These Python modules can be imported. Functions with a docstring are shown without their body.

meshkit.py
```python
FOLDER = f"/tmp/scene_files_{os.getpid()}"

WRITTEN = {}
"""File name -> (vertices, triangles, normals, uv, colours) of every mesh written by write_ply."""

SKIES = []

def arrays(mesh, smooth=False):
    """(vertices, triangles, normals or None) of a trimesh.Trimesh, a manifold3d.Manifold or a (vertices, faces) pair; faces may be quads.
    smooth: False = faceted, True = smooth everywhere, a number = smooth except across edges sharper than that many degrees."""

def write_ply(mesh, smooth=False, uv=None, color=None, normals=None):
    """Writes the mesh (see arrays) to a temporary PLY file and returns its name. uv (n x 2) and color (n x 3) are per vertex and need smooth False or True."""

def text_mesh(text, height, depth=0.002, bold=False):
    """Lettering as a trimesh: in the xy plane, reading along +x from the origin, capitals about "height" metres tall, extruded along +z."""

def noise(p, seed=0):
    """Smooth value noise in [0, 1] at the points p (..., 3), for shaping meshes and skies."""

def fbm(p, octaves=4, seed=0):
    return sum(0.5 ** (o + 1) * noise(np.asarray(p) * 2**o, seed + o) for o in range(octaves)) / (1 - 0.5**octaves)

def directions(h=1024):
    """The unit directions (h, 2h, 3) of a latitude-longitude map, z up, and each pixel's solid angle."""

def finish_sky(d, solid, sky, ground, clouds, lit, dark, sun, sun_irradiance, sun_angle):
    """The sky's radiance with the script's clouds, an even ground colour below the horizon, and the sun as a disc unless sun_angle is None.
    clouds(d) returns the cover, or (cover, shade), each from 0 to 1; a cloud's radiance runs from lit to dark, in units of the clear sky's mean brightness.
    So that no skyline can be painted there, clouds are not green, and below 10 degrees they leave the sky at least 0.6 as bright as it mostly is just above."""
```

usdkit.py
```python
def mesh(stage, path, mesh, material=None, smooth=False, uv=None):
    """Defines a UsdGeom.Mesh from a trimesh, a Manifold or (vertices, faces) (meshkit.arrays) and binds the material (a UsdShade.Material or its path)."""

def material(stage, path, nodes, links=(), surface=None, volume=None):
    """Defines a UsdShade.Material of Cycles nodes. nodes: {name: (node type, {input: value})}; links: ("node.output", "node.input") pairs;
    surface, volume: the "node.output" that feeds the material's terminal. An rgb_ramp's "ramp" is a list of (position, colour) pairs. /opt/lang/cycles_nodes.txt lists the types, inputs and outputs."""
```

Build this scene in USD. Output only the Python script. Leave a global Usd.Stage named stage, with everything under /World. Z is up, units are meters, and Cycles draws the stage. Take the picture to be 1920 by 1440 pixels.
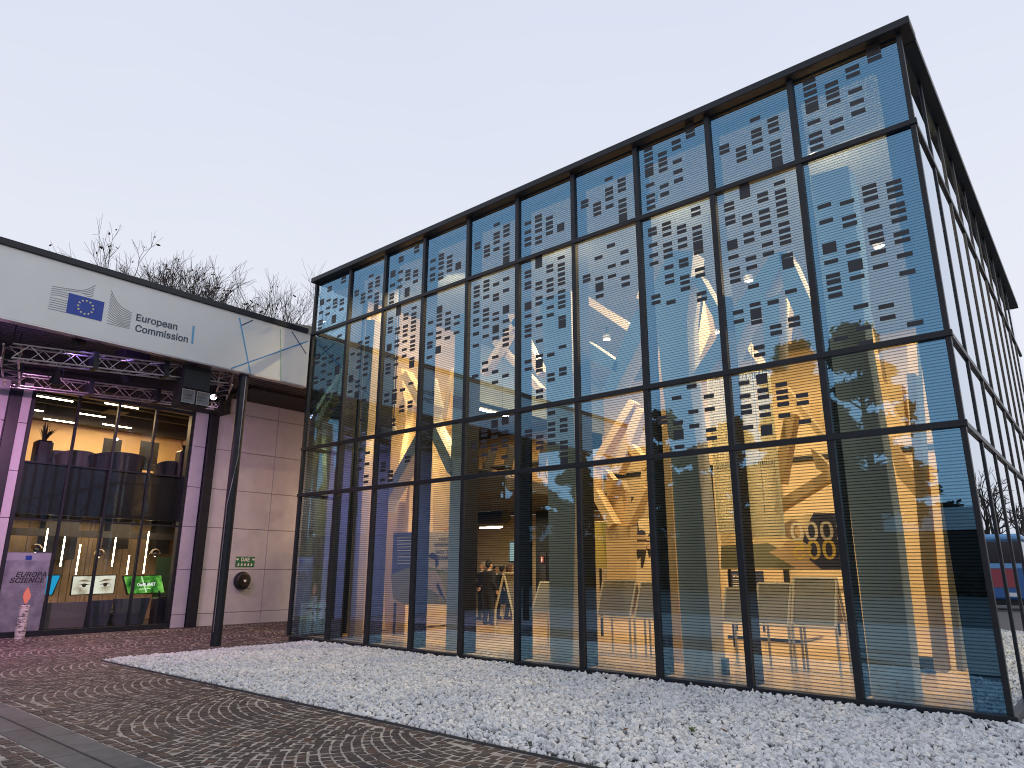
import math, random
import numpy as np, trimesh, shapely, shapely.geometry as sg, manifold3d as m3
import usdkit, meshkit
from pxr import Usd, UsdGeom, UsdLux, UsdShade, Gf, Sdf, Vt

stage = Usd.Stage.CreateInMemory()
UsdGeom.SetStageUpAxis(stage, 'Z'); UsdGeom.SetStageMetersPerUnit(stage, 1.0)
UsdGeom.Xform.Define(stage, '/World'); UsdGeom.Scope.Define(stage, '/World/Looks')

# ------------------------------------------------------------------ camera, sky, sun, exposure
CAM = np.array([15.339, -10.023, 1.68]); YAW, PITCH, ROLL, FPX = -0.70244, 0.26001, 0.00425, 1302.8
_f = np.array([math.sin(YAW) * math.cos(PITCH), math.cos(YAW) * math.cos(PITCH), math.sin(PITCH)])
_r = np.cross(_f, [0, 0, 1]); _r /= np.linalg.norm(_r); _u = np.cross(_r, _f)
_r, _u = _r * math.cos(ROLL) + _u * math.sin(ROLL), -_r * math.sin(ROLL) + _u * math.cos(ROLL)
cam = UsdGeom.Camera.Define(stage, '/World/camera')
cam.CreateHorizontalApertureAttr(36.0); cam.CreateVerticalApertureAttr(27.0); cam.CreateFocalLengthAttr(36.0 * FPX / 1920)
cam.CreateClippingRangeAttr((0.1, 2000)); cam.CreateExposureAttr(0.22)
_m = np.eye(4); _m[0, :3], _m[1, :3], _m[2, :3], _m[3, :3] = _r, _u, -_f, CAM
cam.AddTransformOp().Set(Gf.Matrix4d(_m.tolist()))

SUN_EL, SUN_ROT = math.radians(9), math.radians(55)
SKY_K = 0.1
usdkit.material(stage, '/World/Looks/sky_mat', {
    'tc': ('texture_coordinate', {}), 'sep': ('separate_xyz', {}),
    'sky': ('sky_texture', {'sky_type': 'single_scattering', 'sun_disc': False, 'sun_elevation': SUN_EL, 'sun_rotation': SUN_ROT}),
    'n': ('noise_texture', {'scale': 1.6, 'detail': 4.0, 'roughness': 0.5}),
    'nr': ('map_range', {'from_min': 0.25, 'from_max': 0.75, 'to_min': 0.95, 'to_max': 1.0}),
    'zr': ('rgb_ramp', {'ramp': [(0.0, (7.5, 7.5, 7.9)), (0.25, (7.2, 7.4, 8.15)), (0.6, (6.4, 6.8, 7.9)), (1.0, (5.5, 6.15, 7.5))]}),
    'mx': ('mix_color', {'use_clamp': False}),
    'bg': ('background_shader', {'strength': SKY_K})},
    [('tc.generated', 'n.vector'), ('tc.generated', 'sep.vector'), ('n.fac', 'nr.value'), ('sep.z', 'zr.fac'), ('nr.result', 'mx.fac'), ('sky.color', 'mx.a'), ('zr.color', 'mx.b'), ('mx.result', 'bg.color')],
    surface='bg.background')
dome = UsdLux.DomeLight.Define(stage, '/World/sky'); dome.CreateIntensityAttr(1.0)
UsdShade.MaterialBindingAPI.Apply(dome.GetPrim()).Bind(UsdShade.Material.Get(stage, '/World/Looks/sky_mat'))
dome.GetPrim().SetCustomDataByKey('kind', 'structure')
sun = UsdLux.DistantLight.Define(stage, '/World/sun'); sun.CreateIntensityAttr(0.12); sun.CreateAngleAttr(40.0); sun.CreateNormalizeAttr(True)
sun.CreateColorAttr(Gf.Vec3f(1.0, 0.95, 0.9))
_sd = np.array([math.sin(SUN_ROT) * math.cos(SUN_EL), math.cos(SUN_ROT) * math.cos(SUN_EL), math.sin(SUN_EL)])
_x = np.cross([0, 0, 1], _sd); _x /= np.linalg.norm(_x); _y = np.cross(_sd, _x)
_m = np.eye(4); _m[0, :3], _m[1, :3], _m[2, :3] = _x, _y, _sd
sun.AddTransformOp().Set(Gf.Matrix4d(_m.tolist()))

# ------------------------------------------------------------------ helpers
def U(px, ax, v):
    """The world point at picture position px (1920 wide) on the plane where coordinate ax equals v."""
    d = _f + _r * (px[0] - 960) / FPX + _u * (720 - px[1]) / FPX
    return CAM + (v - CAM[ax]) / d[ax] * d

_names, _loc = {}, {}
def uniq(parent, name):
    k = (parent, name); n = _names.get(k, 0); _names[k] = n + 1
    return f'{parent}/{name}' if n == 0 else f'{parent}/{name}_{n:03d}'
def meta(prim, **kw):
    for k, v in kw.items():
        if v: prim.SetCustomDataByKey(k, v)
def thing(name, label, cat, loc=(0, 0, 0), rotz=0.0, group=None, kind=None):
    p = uniq('/World', name); x = UsdGeom.Xform.Define(stage, p)
    x.AddTranslateOp().Set(Gf.Vec3d(*map(float, loc)))
    if rotz: x.AddRotateZOp().Set(float(rotz))
    _loc[p] = np.asarray(loc, float)
    meta(x.GetPrim(), label=label, category=cat, group=group, kind=kind)
    return p
def cat(ms):
    ms = [m for m in ms if m is not None]
    vs, fs, n = [], [], 0
    for m in ms:
        v, f, _ = meshkit.arrays(m)
        vs.append(v); fs.append(f + n); n += len(v)
    return np.vstack(vs), np.vstack(fs)
def part(parent, name, mesh, mat, label=None, smooth=False, local=False, kind=None):
    """One mesh under a thing (or under a part). Coordinates are world ones unless local."""
    if isinstance(mesh, list): mesh = cat(mesh)
    p = uniq(parent, name)
    v, f, n = meshkit.arrays(mesh, smooth)
    if not local:
        root = '/'.join(parent.split('/')[:3]); v = v - _loc.get(root, 0)
    m = usdkit.mesh(stage, p, (v, f), '/World/Looks/' + mat)
    if n is not None:
        m.CreateNormalsAttr(Vt.Vec3fArray.FromNumpy(n.astype(np.float32))); m.SetNormalsInterpolation('vertex')
    meta(m.GetPrim(), label=label, kind=kind)
    return p
def single(name, mesh, mat, label, cat_, smooth=False, group=None, kind=None):
    if isinstance(mesh, list): mesh = cat(mesh)
    p = uniq('/World', name)
    v, f, n = meshkit.arrays(mesh, smooth)
    m = usdkit.mesh(stage, p, (v, f), '/World/Looks/' + mat)
    if n is not None:
        m.CreateNormalsAttr(Vt.Vec3fArray.FromNumpy(n.astype(np.float32))); m.SetNormalsInterpolation('vertex')
    meta(m.GetPrim(), label=label, category=cat_, group=group, kind=kind)
    return p
def struct(name, mesh, mat, smooth=False):
    return single(name, mesh, mat, None, None, smooth, kind='structure')
def dup(src, loc, rotz=0.0, label=None, group=None, scale=None):
    p0 = stage.GetPrimAtPath(src); name = src.split('/')[-1]
    if name[-4:-3] == '_' and name[-3:].isdigit(): name = name[:-4]
    p = uniq('/World', name); x = UsdGeom.Xform.Define(stage, p)
    x.GetPrim().GetReferences().AddInternalReference(src)
    x.ClearXformOpOrder()
    x.AddTranslateOp(opSuffix='d').Set(Gf.Vec3d(*map(float, loc)))
    if rotz: x.AddRotateZOp(opSuffix='d').Set(float(rotz))
    if scale: x.AddScaleOp(opSuffix='d').Set(Gf.Vec3f(*(scale if np.ndim(scale) else (scale,) * 3)))
    meta(x.GetPrim(), label=label, group=group)
    x.GetPrim().SetInstanceable(True)
    return p

def box(x0, x1, y0, y1, z0, z1):
    v = np.array([(x, y, z) for x in (x0, x1) for y in (y0, y1) for z in (z0, z1)], float)
    f = np.array([(0, 1, 3), (0, 3, 2), (4, 6, 7), (4, 7, 5), (0, 4, 5), (0, 5, 1), (2, 3, 7), (2, 7, 6), (0, 2, 6), (0, 6, 4), (1, 5, 7), (1, 7, 3)])
    return v, f
def cbox(x0, x1, y0, y1, z0, z1, c=0.01):
    """A box with chamfered edges."""
    pts = []
    for x, sx in ((x0, 1), (x1, -1)):
        for y, sy in ((y0, 1), (y1, -1)):
            for z, sz in ((z0, 1), (z1, -1)):
                pts += [(x, y + sy * c, z + sz * c), (x + sx * c, y, z + sz * c), (x + sx * c, y + sy * c, z)]
    h = m3.Manifold.hull_points(np.array(pts, float))
    return meshkit.arrays(h)[:2]
def quad(a, b, c, d):
    return np.array([a, b, c, d], float), np.array([(0, 1, 2), (0, 2, 3)])
def tube(pts, r, n=8, cap=True):
    p = np.asarray(pts, float); r = np.broadcast_to(np.asarray(r, float), (len(p),))
    t = np.gradient(p, axis=0); t /= np.linalg.norm(t, axis=1, keepdims=True) + 1e-12
    ref = np.where(np.abs(t[:, 2:]) < 0.9, [[0, 0, 1.0]], [[1.0, 0, 0]])
    a = np.cross(t, ref); a /= np.linalg.norm(a, axis=1, keepdims=True) + 1e-12
    b = np.cross(t, a); g = np.arange(n) * 2 * np.pi / n
    v = (p[:, None] + r[:, None, None] * (np.cos(g)[None, :, None] * a[:, None] + np.sin(g)[None, :, None] * b[:, None])).reshape(-1, 3)
    i, j = np.meshgrid(np.arange(len(p) - 1), np.arange(n), indexing='ij')
    A, B, C_, D = i * n + j, i * n + (j + 1) % n, (i + 1) * n + (j + 1) % n, (i + 1) * n + j
    f = np.vstack([np.stack([A, C_, B], -1).reshape(-1, 3), np.stack([A, D, C_], -1).reshape(-1, 3)])
    if cap:
        k = len(v); v = np.vstack([v, p[0], p[-1]]); m = (len(p) - 1) * n; js = np.arange(n)
        f = np.vstack([f, np.stack([np.full(n, k), js, (js + 1) % n], -1), np.stack([np.full(n, k + 1), m + (js + 1) % n, m + js], -1)])
    return v, f
def lathe(profile, n=24, c=(0, 0, 0)):
    p = np.asarray(profile, float); g = np.arange(n) * 2 * np.pi / n
    v = np.stack([p[:, 0][:, None] * np.cos(g), p[:, 0][:, None] * np.sin(g), np.repeat(p[:, 1][:, None], n, 1)], -1).reshape(-1, 3) + np.asarray(c, float)
    i, j = np.meshgrid(np.arange(len(p) - 1), np.arange(n), indexing='ij')
    A, B, C_, D = i * n + j, i * n + (j + 1) % n, (i + 1) * n + (j + 1) % n, (i + 1) * n + j
    return v, np.vstack([np.stack([A, B, C_], -1).reshape(-1, 3), np.stack([A, C_, D], -1).reshape(-1, 3)])
def basis(mesh, o, ex, ey, ez):
    v, f, _ = meshkit.arrays(mesh)
    return np.asarray(o, float) + v @ np.array([ex, ey, ez], float), f
def slab2d(poly, depth, o, ex, ey):
    """A polygon (shapely, or a list of points) in the plane o + x ex + y ey, given thickness along ex x ey (both ways from the plane outwards)."""
    poly = poly if hasattr(poly, 'geom_type') else sg.Polygon(poly).buffer(0)
    ms = [trimesh.creation.extrude_polygon(g, depth, engine='earcut') for g in getattr(poly, 'geoms', [poly]) if g.area > 1e-9]
    return basis(cat(ms), o, ex, ey, np.cross(ex, ey))
def flat2d(poly, o, ex, ey, lift=0.0):
    poly = poly if hasattr(poly, 'geom_type') else sg.Polygon(poly).buffer(0)
    out = []
    for g in getattr(poly, 'geoms', [poly]):
        if g.area < 1e-9: continue
        v, f = trimesh.creation.triangulate_polygon(g, engine='earcut')
        out.append((np.c_[v, np.full(len(v), lift)], f))
    return basis(cat(out), o, ex, ey, np.cross(ex, ey))
def stroke(pts, w):
    return sg.LineString(pts).buffer(w / 2, cap_style='flat')
def text(s, h, o, ex, ey, depth=0.004, bold=False, align='l', mirror=False):
    m = meshkit.text_mesh(s, h, depth, bold)
    w = m.bounds[1][0] - m.bounds[0][0]
    v = np.array(m.vertices); v[:, 0] -= m.bounds[0][0] + {'l': 0, 'c': w / 2, 'r': w}[align]
    f = np.array(m.faces)
    if mirror: v[:, 0] *= -1; f = f[:, ::-1]
    return basis((v, f), o, ex, ey, np.cross(ex, ey))
X_, Y_, Z_ = np.eye(3)

# ------------------------------------------------------------------ materials
def mat(name, color, rough=0.6, metal=0.0, noise=None, bump=None, spec=0.5, emit=None, coat=0.0, rnd=0.0):
    """color; noise = (scale, amount[, colour2]); bump = (scale, distance); rnd varies each object's tone."""
    nodes = {'p': ('principled_bsdf', {'base_color': color, 'roughness': rough, 'metallic': metal, 'specular_ior_level': spec, 'coat_weight': coat})}
    links = []
    last = None
    if noise or bump: nodes['g'] = ('geometry', {})
    if noise:
        sc, am = noise[:2]; c2 = noise[2] if len(noise) > 2 else tuple(c * (1 - am) for c in color)
        c1 = color if len(noise) > 2 else tuple(min(1, c * (1 + am)) for c in color)
        nodes['n'] = ('noise_texture', {'scale': sc, 'detail': 5.0, 'roughness': 0.6})
        nodes['r'] = ('rgb_ramp', {'ramp': [(0.3, c2), (0.7, c1)]})
        links += [('g.position', 'n.vector'), ('n.fac', 'r.fac')]; last = 'r.color'
    if rnd:
        nodes['oi'] = ('object_info', {}); nodes['rm'] = ('map_range', {'to_min': 1 - rnd, 'to_max': 1 + rnd})
        nodes['mu'] = ('mix_color', {'blend_type': 'multiply', 'fac': 1.0, 'a': color, 'use_clamp': False})
        links += [('oi.random', 'rm.value'), ('rm.result', 'mu.b')]
        if last: links.append((last, 'mu.a'))
        last = 'mu.result'
    if last: links.append((last, 'p.base_color'))
    if bump:
        nodes['bn'] = ('noise_texture', {'scale': bump[0], 'detail': 4.0}); nodes['b'] = ('bump', {'distance': bump[1], 'strength': 0.6})
        links += [('g.position', 'bn.vector'), ('bn.fac', 'b.height'), ('b.normal', 'p.normal')]
    if emit:
        nodes['p'][1].update({'emission_color': emit[0], 'emission_strength': emit[1]})
    usdkit.material(stage, '/World/Looks/' + name, nodes, links, surface='p.BSDF')

def glass(name, tint, trans, base=0.4, gain=0.6, stripes=None, rough=0.0, white_pow=4.0):
    """A thin coated pane: blue at a steep look, white at a grazing one; stripes = (pitch, share) printed in dark dots across the pane."""
    nodes = {'lw': ('layer_weight', {'blend': 0.5}), 'pw': ('math', {'math_type': 'power', 'value2': white_pow}),
             'fa': ('math', {'math_type': 'multiply_add', 'value2': gain, 'value3': base}),
             'gc': ('mix_color', {'a': tint, 'b': (0.95, 0.95, 0.96)}),
             't': ('transparent_bsdf', {'color': trans}), 'g': ('glossy_bsdf', {'roughness': rough}), 'm': ('mix_closure', {})}
    links = [('lw.facing', 'pw.value1'), ('pw.value', 'fa.value1'), ('pw.value', 'gc.fac'), ('gc.result', 'g.color'),
             ('fa.value', 'm.fac'), ('t.BSDF', 'm.closure1'), ('g.BSDF', 'm.closure2')]
    if stripes:
        nodes.update({'ge': ('geometry', {}), 'se': ('separate_xyz', {}), 'dv': ('math', {'math_type': 'divide', 'value2': stripes[0]}), 'fr': ('math', {'math_type': 'fraction'}),
                      'lt': ('math', {'math_type': 'less_than', 'value2': stripes[1]}), 'tc': ('mix_color', {'a': trans, 'b': tuple(0.30 * c for c in trans)}),
                      'gm': ('mix_color', {'a': (1, 1, 1), 'b': (0.55, 0.55, 0.58)}), 'gx': ('mix_color', {'blend_type': 'multiply', 'fac': 1.0})})
        nodes.update({'wn': ('noise_texture', {'scale': 0.9, 'detail': 1.0}), 'wb': ('bump', {'distance': 0.0012, 'strength': 0.5})})
        links += [('ge.position', 'wn.vector'), ('wn.fac', 'wb.height'), ('wb.normal', 'g.normal')]
        links.remove(('gc.result', 'g.color'))
        links += [('ge.position', 'se.vector'), ('se.z', 'dv.value1'), ('dv.value', 'fr.value1'), ('fr.value', 'lt.value1'), ('lt.value', 'tc.fac'), ('tc.result', 't.color'),
                  ('lt.value', 'gm.fac'), ('gc.result', 'gx.a'), ('gm.result', 'gx.b'), ('gx.result', 'g.color')]
    usdkit.material(stage, '/World/Looks/' + name, nodes, links, surface='m.closure')

def emitter(name, color, k):
    usdkit.material(stage, '/World/Looks/' + name, {'e': ('emission', {'color': color, 'strength': k})}, [], surface='e.emission')

glass('frit_glass', (0.29, 0.62, 0.92), (0.90, 0.97, 0.95), base=0.40, gain=0.60, stripes=(0.042, 0.32))
glass('side_glass', (0.26, 0.60, 0.98), (0.88, 0.95, 0.93), base=0.30, gain=0.70, white_pow=1.6)
glass('clear_glass', (0.5, 0.55, 0.65), (0.93, 0.95, 0.94), base=0.06, gain=0.8, white_pow=4.0)
mat('black_metal', (0.011, 0.0135, 0.020), 0.45, 0.0, noise=(6, 0.25), spec=0.35)
mat('frit_print', (0.022, 0.024, 0.034), 0.5)
mat('black_matt', (0.012, 0.012, 0.014), 0.75)
mat('white_fascia', (0.66, 0.68, 0.69), 0.45, noise=(0.8, 0.04), bump=(40, 0.001))
mat('letter_navy', (0.035, 0.06, 0.10), 0.5)
mat('flag_blue', (0.012, 0.05, 0.33), 0.5)
mat('star_yellow', (0.75, 0.72, 0.30), 0.5)
mat('line_grey', (0.16, 0.17, 0.19), 0.5)
mat('line_blue', (0.03, 0.22, 0.52), 0.5)
mat('line_sky', (0.10, 0.34, 0.60), 0.5)
mat('line_green', (0.30, 0.48, 0.33), 0.5)
mat('line_navy', (0.04, 0.07, 0.16), 0.5)
mat('panel_stone', (0.42, 0.41, 0.46), 0.75, noise=(3.0, 0.07), bump=(60, 0.002))
mat('soffit_metal', (0.055, 0.05, 0.055), 0.35, 0.5, noise=(2, 0.2))
mat('grey_roof', (0.22, 0.23, 0.24), 0.5, noise=(2, 0.1))
mat('truss_alu', (0.42, 0.40, 0.42), 0.38, 0.9, noise=(5, 0.1))
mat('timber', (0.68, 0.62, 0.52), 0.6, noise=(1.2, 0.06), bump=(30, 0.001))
mat('timber_lit', (0.64, 0.46, 0.25), 0.6, noise=(1.2, 0.06))  # same timber with the warm lamp light put into its colour
mat('timber_shaded', (0.36, 0.29, 0.215), 0.6, noise=(1.2, 0.06))  # same timber, darkened in colour where it should look dimly lit
mat('wall_cream', (0.50, 0.37, 0.22), 0.7, noise=(1.5, 0.06))
mat('ceiling_grey', (0.20, 0.235, 0.26), 0.8, noise=(0.7, 0.05))
mat('floor_wood', (0.40, 0.26, 0.13), 0.32, noise=(2.5, 0.18), coat=0.3)
mat('gravel_base', (0.13, 0.135, 0.14), 0.9, noise=(30, 0.4))  # bed kept dark so the gaps between chips look shaded
mat('steel_edge', (0.10, 0.10, 0.11), 0.5, 0.6)
mat('joint_sand', (0.36, 0.32, 0.285), 0.95, noise=(9, 0.35), bump=(120, 0.004))
mat('ground_far', (0.07, 0.068, 0.062), 0.95, noise=(0.8, 0.3))
mat('grass_far', (0.05, 0.065, 0.03), 0.95, noise=(0.5, 0.3))
mat('screen_off', (0.01, 0.01, 0.012), 0.25)
mat('slate_slab', (0.070, 0.076, 0.085), 0.6, noise=(4, 0.35), bump=(45, 0.003), rnd=0.25)
for i, c in enumerate([(0.058, 0.043, 0.041), (0.074, 0.053, 0.048), (0.048, 0.039, 0.039), (0.10, 0.062, 0.048), (0.042, 0.036, 0.038)]):
    mat(f'porphyry_{i}', c, 0.6, noise=(25, 0.3), bump=(90, 0.004), spec=0.3)
for i, c in enumerate([(0.68, 0.69, 0.70), (0.58, 0.59, 0.61), (0.72, 0.70, 0.67), (0.48, 0.50, 0.53)]):
    mat(f'marble_{i}', c, 0.6, noise=(28, 0.08))

# ------------------------------------------------------------------ ground, paving, gravel
L3, L2, L1, L0, LT, Z0 = 3.44, 4.61, 7.71, 9.18, 9.31, 0.12     # transom heights of the pavilion, glass top, roof edge, glass foot
W = 14.17                                                      # pavilion side length
BAY = [-0.13] + [1.4 * i for i in range(1, 10)] + [W]
struct('ground', [quad((-250, -250, -0.06), (250, -250, -0.06), (250, 250, -0.06), (-250, 250, -0.06))], 'ground_far')
plaza = uniq('/World', 'paving')
UsdGeom.Xform.Define(stage, plaza); meta(stage.GetPrimAtPath(plaza), kind='structure'); _loc[plaza] = np.zeros(3)
part(plaza, 'joint_bed', [box(-5.6, 0.62, -16, 5.2, -0.05, -0.0035), box(0.62, 30, -16, -4.43, -0.05, -0.004)], 'joint_sand')

GX0, GY0 = 0.66, -4.42                                          # gravel bed corner
rs = np.random.RandomState(4)
def cobble(c, ex, w, d, h, tilt):
    """A hewn cobble: chamfered top, slightly askew. c = centre on the ground, ex = direction of its width."""
    ey = np.array([-ex[1], ex[0]])
    ja = rs.normal(0, .05); ex = np.array([ex[0] * math.cos(ja) - ex[1] * math.sin(ja), ex[0] * math.sin(ja) + ex[1] * math.cos(ja)]); c = c + rs.normal(0, .004, 2)
    ey = np.array([-ex[1], ex[0]]); q = np.array([(-.5, -.5), (.5, -.5), (.5, .5), (-.5, .5)]) * (w, d) + rs.uniform(-.006, .006, (4, 2))
    low = c + q[:, :1] * ex + q[:, 1:] * ey
    qi = q * 0.90 + rs.uniform(-.003, .003, (4, 2)); top = c + qi[:, :1] * ex + qi[:, 1:] * ey
    z = h + q[:, 0] * tilt[0] + q[:, 1] * tilt[1]
    v = np.vstack([np.c_[low, np.full(4, -0.03)], np.c_[low, z - 0.004], np.c_[top, z]])
    f = []
    for a in (0, 4):
        for k in range(4):
            k2 = (k + 1) % 4; f += [(a + k, a + k2, a + 4 + k2), (a + k, a + 4 + k2, a + 4 + k)]
    f += [(8, 9, 10), (8, 10, 11)]
    return v, np.array(f)
def on_ground_px(c):
    d = np.array([c[0], c[1], 0]) - CAM; k = d @ _f
    return (960 + FPX * (d @ _r) / k, 720 - FPX * (d @ _u) / k) if k > 0.3 else (-9999, 0)
def in_view(c, m=60):
    x, y = on_ground_px(c); return -m < x < 1920 + m and 900 < y < 1440 + m
S0, S1 = -7.42, -6.86                                           # slate drain strip between these y
cob = []
def lay(c, ex, w, d):
    c = np.asarray(c, float)
    if in_view(c): cob.append((c, np.asarray(ex, float), w, d))
P = 0.126
def fan_field(x0, x1, y0, y1, span=2.9, keep=lambda x, y: True):
    """Segmental arcs: rows of arcs, each a stone further along y."""
    R = span * 0.64; half = math.asin(span / 2 / R)
    n = int(round(2 * half * R / P))
    for k in range(int((x1 - x0) / span) + 2):
        xc = x0 + (k + .5) * span
        ph = rs.uniform(0, P)
        for j in range(-14, int((y1 - y0) / P) + 3):
            yb = y0 + j * P + ph
            for i in range(n):
                a = -half + (i + .5 + .5 * (j % 2) * .8) * 2 * half / n
                if a > half: continue
                x, y = xc + R * math.sin(a), yb + R * (1 - math.cos(a)) * 1.0
                if x0 - .02 < x < x1 and y0 < y < y1 and keep(x, y):
                    lay((x, y), (math.cos(a), math.sin(a)), P - .019 + rs.uniform(-.012, .006), P * max(.66, math.cos(a)) - .020)
def course(x0, x1, y, w=P):
    x = x0
    while x < x1:
        l = rs.uniform(.095, .135); lay((x + l / 2, y + rs.uniform(-.004, .004)), (1, rs.uniform(-.05, .05)), l - .022, w - .022); x += l
fan_field(-5.55, 18, S1 + .24, GY0 - .03 - .14, keep=lambda x, y: x > 0.3)
fan_field(-5.55, 0.58, -12.2, 5.0, keep=lambda x, y: not (S0 - .26 < y < S1 + .26))
fan_field(0.4, 14.5, -12.0, S0 - .26)
for yy in (GY0 - .09,): course(0.6, 17, yy)
for yy in (S1 + .06, S1 + .06 + P, S0 - .06, S0 - .06 - P): course(-5.5, 14, yy)
cob.sort(key=lambda q: np.hypot(q[0][0] - CAM[0], q[0][1] - CAM[1]))
for c, ex, w, d in cob[:300]:
    part(plaza, 'cobblestone', cobble(c, ex, w, d, rs.uniform(-.003, .004), rs.uniform(-.04, .04, 2)), f'porphyry_{rs.randint(5)}')
rest = [[] for _ in range(5)]
for c, ex, w, d in cob[300:]:
    rest[min(4, int(abs(rs.normal(0, 1.7))))].append(cobble(c, ex, w, d, rs.uniform(-.003, .004), rs.uniform(-.04, .04, 2)))
for i, ms in enumerate(rest):
    part(plaza, 'cobblestones', cat(ms), f'porphyry_{i}', kind='stuff')
x = -5.5
while x < 14:
    l = rs.uniform(.5, .95); ym = (S0 + S1) / 2
    for a, b in ((S0 + .01, ym - .008), (ym + .008, S1 - .01)):
        if in_view((x + l / 2, (a + b) / 2), 200):
            part(plaza, 'drain_slab', cbox(x + .004, x + l - .004, a, b, -0.04, rs.uniform(0, .003), .006), 'slate_slab')
    x += l
part(plaza, 'drain_slot', box(-5.5, 14, (S0 + S1) / 2 - .008, (S0 + S1) / 2 + .008, -0.05, -0.0005), 'black_matt')
part(plaza, 'edging_strip', [box(GX0 - .02, 24, GY0 - .012, GY0 - .004, -0.05, 0.022), box(GX0 - .02, GX0 - .012, GY0 - .004, -0.3, -0.05, 0.022)], 'steel_edge')
struct('gravel_ground', [box(GX0 - .01, 24, GY0, -0.02, -0.05, -0.005), box(W + .02, 16.6, -0.02, 15.5, -0.05, -0.006)], 'gravel_base')
# white marble chips
protos = UsdGeom.PointInstancer.Define(stage, '/World/gravel'); meta(protos.GetPrim(), label='white crushed marble chips filling the bed along the glass pavilion', category='gravel', kind='stuff')
tg = []
for k in range(14):
    rr = np.random.RandomState(100 + k); q = rr.normal(size=(15, 3)); q /= np.linalg.norm(q, axis=1, keepdims=True); q *= rr.uniform(.85, 1.05, (15, 1)) * (1, rr.uniform(.65, .9), rr.uniform(.5, .75))
    h = m3.Manifold.hull_points(q)
    v, f, _ = meshkit.arrays(h)
    usdkit.mesh(stage, f'/World/gravel/chip_{k:03d}' if k else '/World/gravel/chip', (v, f), f'/World/Looks/marble_{[0, 0, 1, 0, 2, 0, 1, 0, 0, 3, 0, 1, 2, 0][k]}', smooth=35)
    tg.append(Sdf.Path(f'/World/gravel/chip_{k:03d}' if k else '/World/gravel/chip'))
rg = np.random.RandomState(9); pos, sc = [], []
def scatter(x0, x1, y0, y1, dens):
    n = int((x1 - x0) * (y1 - y0) * dens); q = np.c_[rg.uniform(x0, x1, n), rg.uniform(y0, y1, n)]
    keep = np.array([in_view(c, 40) for c in q]) if n else np.zeros(0, bool); q = q[keep]
    hump = np.clip(1 + q[:, 1] / .55, 0, 1) * .035 if y1 <= 0 else np.zeros(len(q))
    s = np.clip(rg.normal(.035, .009, len(q)), .017, .060)
    edge = np.clip(np.minimum(q[:, 1] - GY0, q[:, 0] - GX0) / .25, 0, 1)
    z = .008 + hump * (meshkit.noise(np.c_[q * 2.2, np.zeros(len(q))]) * .8 + .5) + edge * .03 * meshkit.noise(np.c_[q * 1.1, np.ones(len(q))]) + rg.uniform(-.010, .026, len(q)) * (.3 + .7 * edge)
    pos.append(np.c_[q, z]); sc.append(s)
scatter(GX0, 19, GY0 + .03, -0.09, 640)
n_front = len(pos[0])
rr = np.c_[rg.uniform(W + .05, 16.5, 9000), rg.uniform(-.05, 15.3, 9000)]
pos.append(np.c_[rr, rg.uniform(0, .03, len(rr))]); sc.append(np.clip(rg.normal(.036, .008, len(rr)), .02, .055))
pos, sc = np.vstack(pos), np.concatenate(sc); N = len(pos)
qq = rg.normal(size=(N, 4)); qq /= np.linalg.norm(qq, axis=1, keepdims=True)
flat_ = rg.uniform(0, 2 * np.pi, N)
protos.CreatePrototypesRel().SetTargets(tg)
protos.CreateProtoIndicesAttr(Vt.IntArray.FromNumpy(rg.randint(0, len(tg), N).astype(np.int32)))
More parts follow.
